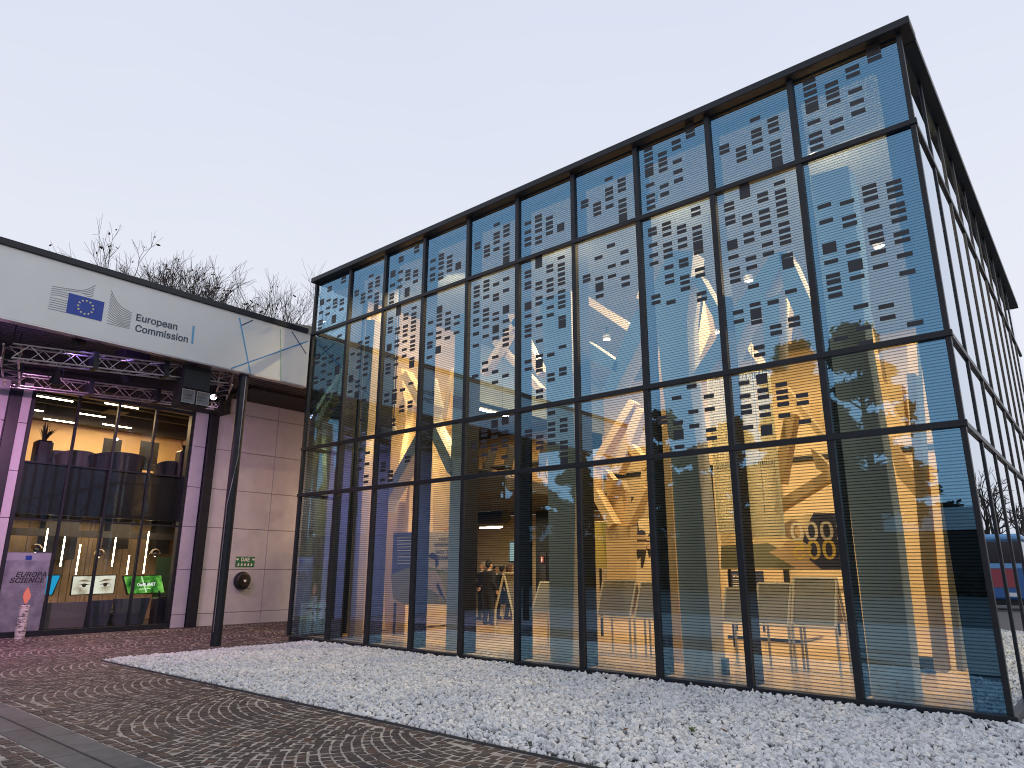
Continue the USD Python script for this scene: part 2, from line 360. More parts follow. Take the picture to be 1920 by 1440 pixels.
protos.CreatePositionsAttr(Vt.Vec3fArray.FromNumpy(pos.astype(np.float32)))
protos.CreateScalesAttr(Vt.Vec3fArray.FromNumpy((sc[:, None] * rg.uniform(.85, 1.2, (N, 3))).astype(np.float32)))
protos.CreateOrientationsAttr(Vt.QuathArray([Gf.Quath(float(a), float(b), float(c), float(d)) for a, b, c, d in qq]))
glass('shade_glass', (0.26, 0.60, 0.98), (0.55, 0.62, 0.62), base=0.25, gain=0.4)
mat('room_black', (0.03, 0.03, 0.034), 0.8)

# ------------------------------------------------------------------ glass pavilion
pav = thing('glass_pavilion', 'square glass pavilion with black steel grid and barcode-like printed dashes', 'pavilion')
part(pav, 'plinth', [cbox(-.04, W + .05, -.05, .10, -.05, Z0, .008), box(W - .10, W + .045, .11, W, -.05, Z0 - .003), box(0, .1, .11, 5.0, -.05, Z0 - .003), box(0, W - .11, W - .1, W, -.05, Z0 - .003)], 'black_metal')
part(pav, 'floor', box(.101, W - .12, .12, W - .12, -.05, Z0 - .03), 'floor_wood')
part(pav, 'roof_edge', [cbox(-.2, W + .16, -.16, .30, L0 + .0, LT, .01), box(W - .25, W + .15, .31, W + .15, L0 + .002, LT - .002), box(-.19, .25, .31, W + .15, L0 + .002, LT - .002), box(.26, W - .26, W - .25, W + .14, L0 + .002, LT - .002)], 'black_metal')
part(pav, 'roof', box(.26, W - .26, .31, W - .26, L0 + .02, LT - .02), 'grey_roof')
part(pav, 'ceiling', box(.02, W - .02, .45, W - .12, L0 - .16, L0 + .019), 'ceiling_grey')
part(pav, 'ceiling_edge', box(.02, W - .05, .05, .44, L0 - .02, L0 - .001), 'black_metal')
# a mullion is an outer cap and a deep inner fin; transoms run in front
def mullion_front(x, deep=.40, w=.046):
    m = part(pav, 'mullion', cbox(x - w, x + w, -.045, .02, Z0, L0, .006), 'black_metal')
    part(m, 'fin', box(x - .03, x + .03, .022, deep, Z0, L0 - .021), 'black_metal')
for i, x in enumerate(BAY):
    if 0 < i < 10: mullion_front(x)
m = part(pav, 'corner_post', [cbox(W - .05, W + .015, -.035, .03, Z0, L0, .006), box(W - .04, W + .012, .031, .08, Z0, L0)], 'black_metal')
part(m, 'fin', [box(W - .37, W - .06, .06, .12, Z0, L0 - .17), box(W - .37, W - .31, .121, .40, Z0, L0 - .17)], 'black_metal')
m = part(pav, 'corner_post', [cbox(BAY[0] - .03, BAY[0] + .06, -.045, .04, Z0, L0, .008)], 'black_metal')
for z in (L3, L2, L1):
    part(pav, 'transom', cbox(BAY[0] - .05, W + .04, -.058, .015, z - .042, z + .042, .006), 'black_metal')
    part(pav, 'transom', cbox(W - .02, W + .028, .016, W, z - .04, z + .04, .006), 'black_metal')
    part(pav, 'transom', box(-.02, .045, .05, 5.0, z - .04, z + .04), 'black_metal')
    part(pav, 'transom', box(0, W - .03, W - .045, W + .02, z - .04, z + .04), 'black_metal')
for k in range(1, 10):
    y = 1.4 * k
    m = part(pav, 'mullion', cbox(W - .02, W + .016, y - .046, y + .046, Z0, L0, .006), 'black_metal')
    part(m, 'fin', box(W - .26, W - .022, y - .03, y + .03, Z0, L0 - .2), 'black_metal')
    if k < 4: part(pav, 'mullion', box(-.02, .22, y - .035, y + .035, Z0, L0 - .2), 'black_metal')
    part(pav, 'mullion', box(1.4 * k - .045, 1.4 * k + .045, W - .2, W + .02, L3 + .05, L0 - .2), 'black_metal')
# printed dashes: four columns per pane, (offset from the pane's top as a share of its height, tall block or not)
B = lambda *v: [(abs(a), a < 0) for a in v]
TP = [B(.10, .175, .25, .33, -.43, .61, .76, .84, .92), B(.245, .325, .39, .47, .695, .805), B(.16, .24, .43, .57, .69), B(.03, .09, .155)]
TQ = [B(.485, .55), B(.59, .66, .733), B(.29, .44, .5, .58, .69), B(.38, .45, .525, .675, .75, .82, -.92)]
TR = [B(.47, .61, .72, .80), B(.43, .49, .57, .65, .76, .83), B(.52, .6, .67, .75), B(-.73)]
TE = [B(-.42, .63, .80, .86, .94), B(.18, .24, .44, .59, .71), B(.485, .55, .62, .80, -.88), B(.11, .18, .54, .61, .72)]
MS = [B(.08, .11, .16, .19, -.32, .39, .46, .49, .526, .70, .75), B(.012, -.05, .185, .22, .287, .325, .425, .475, .58, .68, -.73, .775, .91, .948),
      B(.09, .123, .187, .223, .258, .308, .374, .426, .69, .82, .853), B(.057, .106, .137, .173, .208, .237, .29, .327, .362, .392, .464, -.506, .656, .80, .83)]
MT = [B(.076, .105, .175, .24, .29, .494, .53), B(.07, .1, .137, .2, .237, .272, .34, .394, .43, .55), B(.12, .15, .2, .24, .325, .354, .426, .458, .494), B(.04, .073, .155, .19, .22, -.264, .305, .405, .44, .547, .58)]
MU = [B(.26, .343, -.485, .557, .63, .66, .695, .73, .945), B(.277, .358, .394, .5, .53, -.606, .666, .81, .916, .985), B(.233, .263, .297, .345, .45, .485, .515, .57, .64, .835, .89), B(.25, .284, .317, .367, .40, .44, .508, .544, .615, .70, .94)]
MV = [B(.24, .268), B(.143, .279, -.335, .394), B(.09, .225, .29), B(.16, .228, .326, .368)]
MW = [B(.064, .097, .128, .183, .21, .248, .31, .344, .41, .497, .715), B(.044, .075, .109, .16, .258, .29, .328, .38, .447, .638, .689), B(.09, .17, .2, .305, .346, -.417, .48, .614, .717, .79), B(.076, .159, -.296, .38, .443, .476, .51, .548, .76)]
MX = [B(.22, .31, .38, .41, .49), B(-.14, .19, .22, .26, .32, .36, -.45), B(.19, .24, .27, .31, .38), B(.24, .29, .36)]
MA = [B(.19, .22, .26, .40, .44, .61, .88), B(.14, .24, .30, .36, .43, .52), B(.24, .29, .40, .46, .49, .58, .62), B(.08, .12, .28, -.37, .41, .58, .72)]
MB = [B(-.49, .60, .28), B(.20, .24, .30, .36, .41, .53, .57, -.64), B(.18, .22, .26, .34, .40, .44, .49, .60, .70, .86), []]
S3 = [B(.30, .55, .62, .70, .90), B(.75, .83, .93), [], B(.5, .58)]
S2 = [[], [], B(.18, .42, .60), B(.28, .52, .78, .9)]
S5 = [B(.42, .5, .74), B(.215, .30, .41, .51, .66), B(-.12, .25, .36, .51, .59), B(-.09, .3, .45, .55, .75)]
S6 = [B(.35, .43), B(.48, .58, .67), B(.1, .29, .386, .49, .625), B(.25, .35, .43, .63, .717, .82, -.944)]
S8 = [B(.46, .53), B(.195, .57, -.75, .93), B(.06, .44, .65), B(.25, .44, .74, .86)]
S9 = [B(.14, .33, .48, .56, .77), B(-.125, .29, .38, .525, .63, -.84), B(.25, .35, .43, .52, .675), B(.44, .54, .79)]
TOP = [TE, TQ, TE, TR, TQ, TR, TQ, TP, TQ, TP]
MID = [MA, MB, MS, MX, MW, MS, MV, MT, MS, MU]
LOW = [None, S2, S3, None, S5, S6, None, S8, S9, None]
ROWS = [(L1 + .042, L0 - .001, TOP, .075, .070, .17), (L2 + .042, L1 - .042, MID, .0, .066, .17), (L3 + .042, L2 - .042, LOW, .0, .066, .16), (Z0, L3 - .042, None, 0, 0, 0)]
DASH = []
for i in range(10):
    x0, x1 = BAY[i] + (.046 if i else .06), BAY[i + 1] - (.046 if i < 9 else .05)
    for z0, z1, pats, _, hs, hb in ROWS:
        p = part(pav, 'pane', quad((x0, .008, z0), (x1, .008, z0), (x1, .008, z1), (x0, .008, z1)), 'frit_glass')
        pat = pats[i] if pats else None
        if pat:
            dd, wb = [], x1 - x0
            for u, colm in zip((.16, .37, .58, .79), pat):
                for v, big in colm:
                    zc, h = z1 - v * (z1 - z0), (hb if big else hs)
                    dd.append(box(x0 + (u - .065) * wb, x0 + (u + .065) * wb, .003, .005, max(z0, zc - h / 2), min(z1, zc + h / 2)))
            DASH.append((i, p, dd))
DASH.sort(key=lambda d: -d[0]); n_dash = 0
for i, p, dd in DASH:                                          # the 300 that show largest one by one, the rest joined per pane
    if n_dash + len(dd) <= 300:
        n_dash += len(dd)
        for d in dd: part(p, 'printed_dash', d, 'frit_print')
    else: part(p, 'printed_dashes', dd, 'frit_print', kind='stuff')
for k in range(10):
    y0, y1 = (1.4 * k + .046 if k else .17), 1.4 * (k + 1) - .046
    for z0, z1, *_ in ROWS:
        part(pav, 'side_pane', quad((W - .005, y0, z0), (W - .005, y1, z0), (W - .005, y1, z1), (W - .005, y0, z1)), 'side_glass')
for k in range(3):
    for z0, z1, *_ in ROWS:
        part(pav, 'side_pane', quad((0, 1.4 * k + .04, z0), (0, 1.4 * k + .04, z1), (0, 1.4 * (k + 1) - .04, z1), (0, 1.4 * (k + 1) - .04, z0)), 'shade_glass')
part(pav, 'side_cladding', [box(.23, .30, 1.42, 5.0, Z0, L0 - .17)], 'wall_cream')  # added wall, blocks warm spill and makes a tan backdrop
part(pav, 'back_wall', box(0, W - .12, W - .35, W - .25, Z0 - .03, L0 - .16), 'wall_cream')
for x in (2.2, 4.6, 7.0, 9.4, 11.8): part(pav, 'wall_post', box(x - .07, x + .07, W - .50, W - .36, Z0 - .03, 5.2), 'black_metal')
part(pav, 'upper_side_wall', box(.05, .13, 5.01, W - .36, 7.0, L0 - .17), 'ceiling_grey')  # unseen wall, placed to shut out bright sky above the hall
part(pav, 'rear_cladding', [box(.02, .22, 1.42, 5.0, Z0, L0 - .17)], 'room_black')  # added dark backing, keeps warm light off the entrance wall
part(pav, 'wall_rail', box(.1, W - .3, W - .47, W - .355, 5.2, 5.34), 'black_metal')

# ------------------------------------------------------------------ timber trees inside the pavilion
def Pl(px, y):
    q = U(px, 1, y); return (q[0], q[2])
def branch(parent, poly, y, depth, m=None, name='branch'):
    m = m or ('timber_lit' if y > 1.2 else 'timber')  # deeper pieces take the warm-lit copy of the timber colour
    pts = [Pl(p, y) for p in poly]
    pg = sg.Polygon(pts).buffer(0)
    part(parent, name, slab2d(pg, depth, (0, y + depth, 0), X_, Z_), m)
def beam(parent, a, b, w, y, depth, m='timber_lit', name='branch'):
    pa, pb = np.array(Pl(a, y)), np.array(Pl(b, y)); d = pb - pa; d /= np.linalg.norm(d); n = np.array([-d[1], d[0]])
    ww = w * np.linalg.norm(U(a, 1, y) - CAM) / FPX / 2
    part(parent, name, slab2d(sg.Polygon([pa - n * ww, pb - n * ww, pb + n * ww, pa + n * ww]), depth, (0, y + depth, 0), X_, Z_), m)
YF, YM = .75, 3.3
G = 'timber trees inside the pavilion'
def tree_thing(label, px, y):
    q = U(px, 1, y); return thing('timber_tree', label, 'sculpture', (q[0], y, Z0 - .03))
t = tree_thing('narrow pale timber post behind the second glass bay from the entrance', (657, 1195), YF)
branch(t, [(687, 600), (703, 600), (690, 790), (681, 900), (664, 1206), (651, 1204), (667, 900), (676, 790)], YF, .22, 'timber_shaded', name='trunk')
branch(t, [(676, 585), (716, 575), (716, 640), (700, 700), (683, 700)], YF + .8, .4)
t = tree_thing('pale timber tree with inverted V legs beside the hall opening', (850, 1215), YF)
branch(t, [(855, 590), (877, 585), (869, 900), (862, 1236), (835, 1230), (844, 900)], YF, .45, name='trunk')
branch(t, [(800, 705), (812, 760), (786, 834), (728, 935), (722, 960), (716, 930), (779, 815), (788, 770)], YF, .35)
branch(t, [(806, 770), (816, 800), (847, 862), (847, 893), (838, 886), (806, 815)], YF, .35)
YL = 1.75
beam(t, (756, 700), (790, 760), 16, YL, .25); beam(t, (850, 690), (818, 860), 14, YL, .25); beam(t, (858, 770), (838, 870), 10, YL + .03, .25); beam(t, (812, 745), (842, 860), 9, YL + .3, .2)
beam(t, (770, 760), (742, 940), 14, YL, .25)
branch(t, [(720, 690), (752, 690), (770, 870), (758, 1190), (722, 1186)], YL + .5, .3, 'timber_lit', 'panel')
branch(t, [(812, 850), (850, 900), (845, 985), (812, 1010)], YL + .6, .3, 'timber_lit', 'panel')
t = tree_thing('straight teal-shaded timber trunk behind the fifth and sixth bays', (1050, 1240), YF)
branch(t, [(1012, 560), (1070, 545), (1075, 770), (1080, 880), (1073, 1258), (1032, 1252), (1027, 885), (1024, 700)], YF, .45, name='trunk')
branch(t, [(1085, 1258), (1075, 900), (1080, 880), (1096, 850), (1088, 900), (1094, 1000), (1100, 1260)], YF + 1.0, .4, 'timber_lit')
beam(t, (1012, 700), (945, 565), 14, 4.8, .3, 'timber_shaded'); beam(t, (902, 700), (968, 598), 12, 4.8, .3, 'timber_shaded'); beam(t, (925, 640), (1010, 730), 10, 5.2, .3, 'timber_shaded')
t = tree_thing('open diamond of crossing pale beams above the olive exhibition board', (1150, 1150), YM)
beam(t, (1185, 752), (1112, 872), 15, YM, .3); beam(t, (1110, 862), (1112, 930), 12, YM + .02, .3); beam(t, (1111, 920), (1146, 985), 15, YM, .3)
beam(t, (1200, 765), (1152, 885), 19, YM + .05, .3); beam(t, (1178, 836), (1212, 876), 14, YM, .3); beam(t, (1209, 868), (1203, 922), 11, YM + .02, .3); beam(t, (1206, 912), (1174, 980), 15, YM, .3)
branch(t, [(1135, 880), (1150, 900), (1163, 900), (1172, 920), (1176, 1000), (1140, 1000), (1138, 930)], YM + .4, .25, 'timber_lit', 'panel')
branch(t, [(1135, 985), (1182, 985), (1176, 1165), (1142, 1165)], YM + .1, .3, 'timber_lit', 'trunk')
t = tree_thing('wide pale timber trunk spreading into long sloping branches high behind the glass', (1300, 1260), YF)
branch(t, [(1215, 560), (1255, 470), (1300, 470), (1288, 600), (1292, 700), (1308, 858), (1318, 960), (1340, 1285), (1284, 1278), (1263, 944), (1258, 858), (1240, 700), (1232, 610)], YF, .45, name='trunk')
branch(t, [(1190, 585), (1208, 570), (1206, 628), (1150, 740), (1128, 738)], YF, .4); branch(t, [(1096, 636), (1158, 678), (1155, 698), (1096, 668)], YF, .4)
branch(t, [(1296, 520), (1312, 515), (1352, 585), (1352, 622)], YF, .35); branch(t, [(1298, 702), (1328, 702), (1360, 655), (1360, 610)], YF, .4)
branch(t, [(1240, 800), (1254, 790), (1264, 1000), (1284, 1284), (1260, 1280), (1244, 1000)], YF + 1.2, .4, 'timber_lit')
branch(t, [(1236, 640), (1252, 660), (1250, 760), (1240, 790), (1222, 760)], YF + 1.2, .4, 'timber_lit')
beam(t, (1098, 560), (1200, 628), 13, 4.8, .3, 'timber_shaded'); beam(t, (1225, 470), (1198, 560), 12, 4.8, .3, 'timber_shaded')
branch(t, [(1320, 560), (1332, 625), (1296, 705), (1308, 640)], YM, .3)
t = tree_thing('pale timber branches forming a tall A above the hanging meshes', (1470, 1150), YF)
branch(t, [(1448, 475), (1478, 470), (1432, 560), (1398, 610), (1362, 700), (1352, 690), (1368, 590), (1410, 530)], YF, .4)
branch(t, [(1460, 472), (1482, 480), (1518, 560), (1533, 600), (1535, 668), (1512, 640), (1470, 545)], YF, .4)
branch(t, [(1428, 566), (1460, 550), (1462, 684), (1436, 690)], YF, .4)
beam(t, (1383, 622), (1430, 686), 9, YM, .25); beam(t, (1475, 560), (1468, 640), 13, YM, .25)
t = tree_thing('folded pale beams forming an arrow beside the mirrored year numbers', (1490, 1165), YM)
branch(t, [(1453, 942), (1552, 880), (1564, 884), (1562, 896), (1453, 962)], YM, .3); branch(t, [(1519, 840), (1523, 842), (1562, 880), (1556, 893), (1530, 878)], YM + .05, .3)
beam(t, (1481, 775), (1458, 905), 18, YM, .3); beam(t, (1468, 724), (1540, 818), 9, YM - .3, .25); branch(t, [(1512, 745), (1536, 752), (1556, 800), (1552, 830), (1530, 800)], YM + .3, .25)
t = tree_thing('widest pale timber trunk behind the last bay at the corner', (1675, 1290), YF)
branch(t, [(1520, 330), (1590, 310), (1612, 480), (1623, 640), (1637, 720), (1655, 829), (1680, 990), (1719, 1325), (1636, 1312), (1612, 1100), (1577, 829), (1556, 680), (1540, 500)], YF, .45, name='trunk')
branch(t, [(1592, 375), (1612, 420), (1622, 560), (1632, 600), (1648, 665), (1657, 717), (1690, 719), (1699, 800), (1629, 686), (1624, 620), (1604, 480)], YM, .3)
branch(t, [(1663, 817), (1674, 823), (1714, 896), (1719, 935), (1682, 892)], YM, .3)
t = tree_thing('slim pale timber post left of the dark corner fin', (1750, 1260), YF)
branch(t, [(1700, 700), (1716, 700), (1731, 870), (1748, 1060), (1774, 1262), (1752, 1258), (1728, 1060), (1712, 870)], YF + .8, .4, name='trunk')
branch(t, [(1700, 640), (1718, 640), (1735, 870), (1742, 980), (1728, 890), (1724, 840), (1716, 890), (1708, 800)], YM, .3)
branch(t, [(1756, 870), (1768, 880), (1792, 1100), (1806, 1260), (1794, 1255), (1776, 1080)], YF + 1.0, .4)

# lamps of the pavilion: a housing, a lens and its light
mat('lamp_housing', (0.55, 0.55, 0.56), 0.4); emitter('lens_warm', (1.0, 0.78, 0.48), 26.0); emitter('lens_white', (1.0, 0.93, 0.80), 22.0)
def spot(label, q, r=.11, power=60.0, aim=(0, 0, -1), lens='lens_warm', color=(1.0, .71, .39), rod=0, light=True, name='ceiling_lamp', group=None, lr=None):
    a = np.asarray(aim, float); a /= np.linalg.norm(a)
    q = np.asarray(q, float); t = thing(name, label, 'lamp', q, group=group)
    ez = -a; ex = np.cross([0, 1, 0.01], ez); ex /= np.linalg.norm(ex); ey = np.cross(ez, ex)
    part(t, 'housing', basis(lathe([(0, .16), (r * .8, .16), (r, .12), (r, .0), (r * .88, .0), (r * .88, .02), (0, .02)], 20), q, ex, ey, ez), 'lamp_housing', smooth=40)
    part(t, 'lens', basis(lathe([(r * .86, .012), (0, .012)], 20), q, ex, ey, ez), lens)
    if rod: part(t, 'rod', box(q[0] - .012, q[0] + .012, q[1] - .012, q[1] + .012, q[2] + .1, q[2] + rod), 'black_metal')
    if light:
        L = UsdLux.DiskLight.Define(stage, t + '/light'); L.CreateRadiusAttr(lr or r * .8); L.CreateIntensityAttr(power); L.CreateNormalizeAttr(True); L.CreateColorAttr(Gf.Vec3f(*color))
        M = np.eye(4); M[0, :3], M[1, :3], M[2, :3], M[3, :3] = ex, ey, ez, a * .03
        sh = UsdLux.ShapingAPI.Apply(L.GetPrim()); sh.CreateShapingConeAngleAttr(62); sh.CreateShapingConeSoftnessAttr(.35); L.AddTransformOp().Set(Gf.Matrix4d(M.tolist()))
    return t
PW = 2.75
spots = [((1138, 637), 8.6, 'round ceiling lamp above the diamond of crossing beams'), ((1325, 597), 8.6, 'upper round ceiling lamp left of the tall timber A'),
         ((1225, 680), 8.6, 'small round ceiling lamp low beside the wide timber trunk')]
for px, z, lab in spots: q = U(px, 2, z); q[1] = min(q[1], 13.2); spot(lab, q, .13, PW * 22, rod=.42)
k = 0
for x in (1.3, 3.6, 6.4, 9.4, 12.4):  # unseen lamps, placed in rows to light the interior warmly
    for y in ((1.1 if x < 5 else 1.5), 6.2, 10.2):
        if x < 2 and y > 2: continue
        lab = f'{["first", "second", "third", "fourth", "fifth"][[1.3, 3.6, 6.4, 9.4, 12.4].index(x)]} lamp from the entrance side in the {["front", "middle", "back"][0 if y < 4 else 1 if y < 8 else 2]} row of unseen pavilion ceiling lamps'
        spot(lab, (x, y, 8.7), .12, PW * (9 if x < 2 else 44 if y < 4 else 26), rod=.32, aim=(-.25 if 2 < x < 4 else (.15 if x > 12 else 0), .62 if y < 4 else .1, -1))
for x, z, lab in ((2.1, 5.0, 'unseen long hung spotlight placed to light the third bay from the entrance'), (4.5, 5.0, 'unseen long hung spotlight placed to light the fourth bay from the entrance')):
    spot(lab, (x, 1.05, z), .09, PW * 7, rod=9.0 - z, aim=(-.25, .75, -.8))  # unseen spotlights, placed to brighten the lower left bays
q = U((1325, 628), 1, 6.0)
t = thing('panel_lamp', 'flat white glowing panel lamp above the hanging meshes', 'lamp', q)
part(t, 'frame', box(q[0] - .32, q[0] + .32, q[1] - .1, q[1] + .1, q[2], q[2] + .05), 'lamp_housing'); part(t, 'diffuser', box(q[0] - .29, q[0] + .29, q[1] - .08, q[1] + .08, q[2] - .008, q[2] - .001), 'lens_white')
part(t, 'rod', [box(q[0] + s * .2 - .006, q[0] + s * .2 + .006, q[1] - .006, q[1] + .006, q[2] + .051, 9.0) for s in (-1, 1)], 'black_metal')
for px, lab in (((1400, 1000), 'large bright round spotlight facing the window beside the hanging mesh'), ((1438, 998), 'yellow round spotlight facing the window right of its brighter twin')):
    q = U(px, 1, 9.5); spot(lab, q, .10 if px[0] < 1420 else .085, 0, aim=CAM - q, lens='lens_white' if px[0] < 1420 else 'lens_warm', light=False, name='exhibition_spotlight', rod=6)

# ------------------------------------------------------------------ entrance building with canopy
WX, FX, FZ0, FZ1, SOF = -5.6, -0.1, 6.27, 7.68, 7.02
eb = thing('entrance_building', 'low entrance building with white canopy fascia and tall dark shop window', 'building', (WX, 0, 0))
def Pf(px, x=FX): q = U(px, 0, x); return np.array([q[1], q[2]])
fa = part(eb, 'fascia', box(FX - .12, FX, -16, -.10, FZ0, FZ1), 'white_fascia')
part(fa, 'lower_edge', cbox(FX - .16, FX + .015, -16, -.10, FZ0 - .045, FZ0 - .002, .008), 'truss_alu')
part(eb, 'roof_edge', [cbox(FX - .30, FX + .05, -16, -.19, FZ1 + .002, FZ1 + .14, .008), box(WX - 7, FX - .31, -16, 20, FZ1 + .02, FZ1 + .12)], 'black_metal')
# emblem: two sets of fine sweeping lines and the flag, then the lettering
def Lz(p): return Pf((60 + p[0] / 5.647, 500 + p[1] / 5.647))
ex, ez_ = Y_, Z_
O = np.array([FX + .002, 0, 0])
def sweep(pts):
    from scipy.interpolate import PchipInterpolator
    pts = np.array([Lz(p) for p in pts]); s = np.r_[0, np.cumsum(np.linalg.norm(np.diff(pts, axis=0), axis=1))]
    ss = np.linspace(0, s[-1], 24); return np.c_[PchipInterpolator(s, pts[:, 0])(ss), PchipInterpolator(s, pts[:, 1])(ss)]
lines = []
for k in range(11):
    a = (210 - 4.3 * k, 205 + 23.8 * k); e = (392 - 3.2 * k + 2, 250 + 23.6 * k)
    if k < 5:
        h = [(430, 241 + 18 * k), (500, 252 + 16.5 * k), (545, 250 + 17 * k), (600, 234 + 21.5 * k), (640, 215 + 25 * k), (672 - 6 * k, 197 + 27 * k)]
        if k >= 2: h = [q for q in h if q[0] > 380 + 60 * k] if k > 1 else h
        lines.append(sweep([a, (300, 222 + 21 * k)] + h) if k < 2 else sweep([a, (300, 222 + 21.5 * k), (395 - 4 * k, 240 + 23 * k)]))
        if k >= 2: lines.append(sweep([(470 + 28 * k, 252 + 15.5 * k), (560 + 8 * k, 246 + 17 * k), (610, 232 + 21 * k), (668 - 5 * k, 197 + 27 * k)]))
    else: lines.append(sweep([a, ((a[0] + e[0]) / 2, (a[1] + e[1]) / 2 - 1), e]))
for k in range(12):
    u = k / 11
    c0, c1 = [(840, 250), (868, 318), (908, 386), (960, 436), (1058, 490)], [(790, 597), (845, 611), (905, 626), (960, 640), (1032, 655)]
    sag = 18 * math.sin(math.pi * u)
    lines.append(sweep([((1 - u) * p[0] + u * q[0], (1 - u) * p[1] + u * q[1] + (sag if 0 < i < 4 else 0)) for i, (p, q) in enumerate(zip(c0, c1))]))
part(fa, 'emblem_lines', flat2d(shapely.union_all([stroke(l, .013) for l in lines]), O, Y_, Z_), 'line_grey')
fl = [Lz(p) for p in ((392, 277), (768, 377), (735, 580), (360, 487))]
part(fa, 'flag', slab2d(sg.Polygon(fl), .004, O, Y_, Z_), 'flag_blue')
cen = np.mean(fl, 0); wv, hv = (np.array(fl[1]) - fl[0] + fl[2] - fl[3]) / 2, (np.array(fl[0]) - fl[3] + fl[1] - fl[2]) / 2
R_ = np.linalg.norm(hv) / 3; stars = []
for k in range(12):
    c = cen + R_ * np.array([math.sin(k * math.pi / 6), math.cos(k * math.pi / 6)]); r = R_ / 5.2
    stars.append(sg.Polygon([c + (r if i % 2 == 0 else r * .4) * np.array([math.sin(i * math.pi / 5), math.cos(i * math.pi / 5)]) for i in range(10)]))
part(fa, 'flag_stars', [flat2d(s, O + (.0055, 0, 0), Y_, Z_) for s in stars], 'star_yellow')
b0, b1 = Pf((254.8, 600.5)), Pf((331.8, 618.8)); c0_, c1_ = Pf((252.8, 620.6)), Pf((351.5, 642.2))
def fit_text(s, a, b, h):
    m = text(s, h, (0, 0, 0), Y_, Z_, .004, True); w = np.ptp(m[0][:, 1]); k = np.linalg.norm(b - a) / w
    e = (b - a) / np.linalg.norm(b - a)
    return text(s, h, O + (0, a[0], a[1]), np.r_[0, e] * k, Z_, .004, True)
hc = Pf((256.6, 588.4))[1] - b0[1]
part(fa, 'lettering', [fit_text('European', b0, b1, hc), fit_text('Commission', c0_, c1_, hc)], 'letter_navy')
part(fa, 'accent_bar', slab2d(sg.Polygon([Pf((361.2, 611)), Pf((365, 611.6)), Pf((362, 645)), Pf((358.4, 644.2))]), .004, O, Y_, Z_), 'line_sky')
for a, b, m_, w in (((449, 596), (469, 699), 'line_sky', .035), ((453, 610), (474, 600.5), 'line_navy', .03), ((433, 691), (577, 640), 'line_blue', .028),
                    ((525.6, 617), (526.6, 712.5), 'line_green', .022), ((547, 621.5), (574, 663.5), 'line_navy', .028)):
    part(fa, 'decor_line', slab2d(stroke([Pf(a), Pf(b)], w), .002 + {'line_sky': .001, 'line_navy': .0015, 'line_blue': .002, 'line_green': .0025}[m_], O, Y_, Z_), m_)
# soffit of ribbed sheet
rib = []
x = WX + .1
while x < FX - .2:
    rib += [(x, SOF), (x + .11, SOF), (x + .125, SOF + .035), (x + .18, SOF + .035), (x + .195, SOF)]; x += .195
pr = np.array(rib); pts = np.r_[pr, [(x, SOF + .1), (WX + .1, SOF + .1)]]
part(eb, 'soffit', slab2d(sg.Polygon(pts), 26, (0, 10, 0), X_, Z_), 'soffit_metal')
part(eb, 'soffit_beam', [box(WX + .06, WX + 1.75, .45, 10, 6.93, SOF - .003), box(WX + .06, WX + .6, -16, .44, 6.3, SOF - .003)], 'black_matt')
# stone clad wall in panels
ZJ = [0, .36, 1.62, 2.86, 4.03, 5.26, 6.48, 6.98]
def clad(y0, y1, z0=0.0, z1=6.98, x=WX):
    zs = [z0] + [z for z in ZJ if z0 + .05 < z < z1 - .05] + [z1]
    for a, b in zip(zs, zs[1:]):
        part(eb, 'wall_panel', cbox(x - .05, x, y0 + .006, y1 - .006, a + .006, b - .006, .006), 'panel_stone')
clad(.42, 2.48); clad(2.48, 4.9); clad(-.33, .08); clad(-4.89, -4.66); clad(-7.2, -5.15); clad(-9.3, -7.2); clad(-11.5, -9.3)
part(eb, 'wall_core', [box(WX - .30, WX - .052, -.34, 4.9, 0, 7), box(WX - .30, WX - .052, -14, -4.65, 0, 7)], 'black_matt')
for y in (.25, -5.02): part(eb, 'wall_column', cbox(WX - .06, WX + .12, y - .155, y + .125, 0, 6.9, .01), 'black_metal')
part(eb, 'canopy_column', tube([(-.27, -1.74, -.02), (-.27, -1.74, SOF)], .115, 24), 'black_metal', smooth=40)
part(eb, 'canopy_column', tube([(-.27, -9.2, -.02), (-.27, -9.2, SOF)], .115, 24), 'black_metal', smooth=40)
part(eb, 'column_cable', tube([(-.20, -1.86, .3), (-.20, -1.86, 3.1), (-.155, -1.74, 4.2), (-.15, -1.75, 6.2)], .008, 6), 'truss_alu')
# shop window
GX = WX - .16; WY0, WY1 = -4.65, -.34
MUL = [WY0, -3.5, -2.47, -1.43, WY1]
UF = 4.05
part(eb, 'window_frame', [box(GX - .06, WX - .02, WY0, WY0 + .09, 0, 6.3), box(GX - .06, WX - .02, WY1 - .09, WY1, 0, 6.3), box(GX - .06, WX - .02, WY0 + .091, WY1 - .091, 6.2, 6.3), box(GX - .06, WX - .01, WY0 + .091, WY1 - .091, 0, .13)], 'black_metal')
for y in MUL[1:-1]: part(eb, 'window_mullion', box(GX - .05, GX + .04, y - .03, y + .03, .13, 6.2), 'black_metal')
part(eb, 'spandrel', [box(GX - .25, GX - .06, WY0 + .09, WY1 - .09, 3.0, 4.30)], 'screen_off')
part(eb, 'window_rail', [box(GX - .05, GX + .03, WY0 + .09, WY1 - .09, z - .02, z + .02) for z in (4.31, 2.86)], 'black_metal')
for a, b in zip(MUL, MUL[1:]):
    for z0, z1 in ((.13, 2.84), (2.88, 4.29), (4.33, 6.2)):
        part(eb, 'window_pane', quad((GX, a + .03, z0), (GX, b - .03, z0), (GX, b - .03, z1), (GX, a + .03, z1)), 'clear_glass')
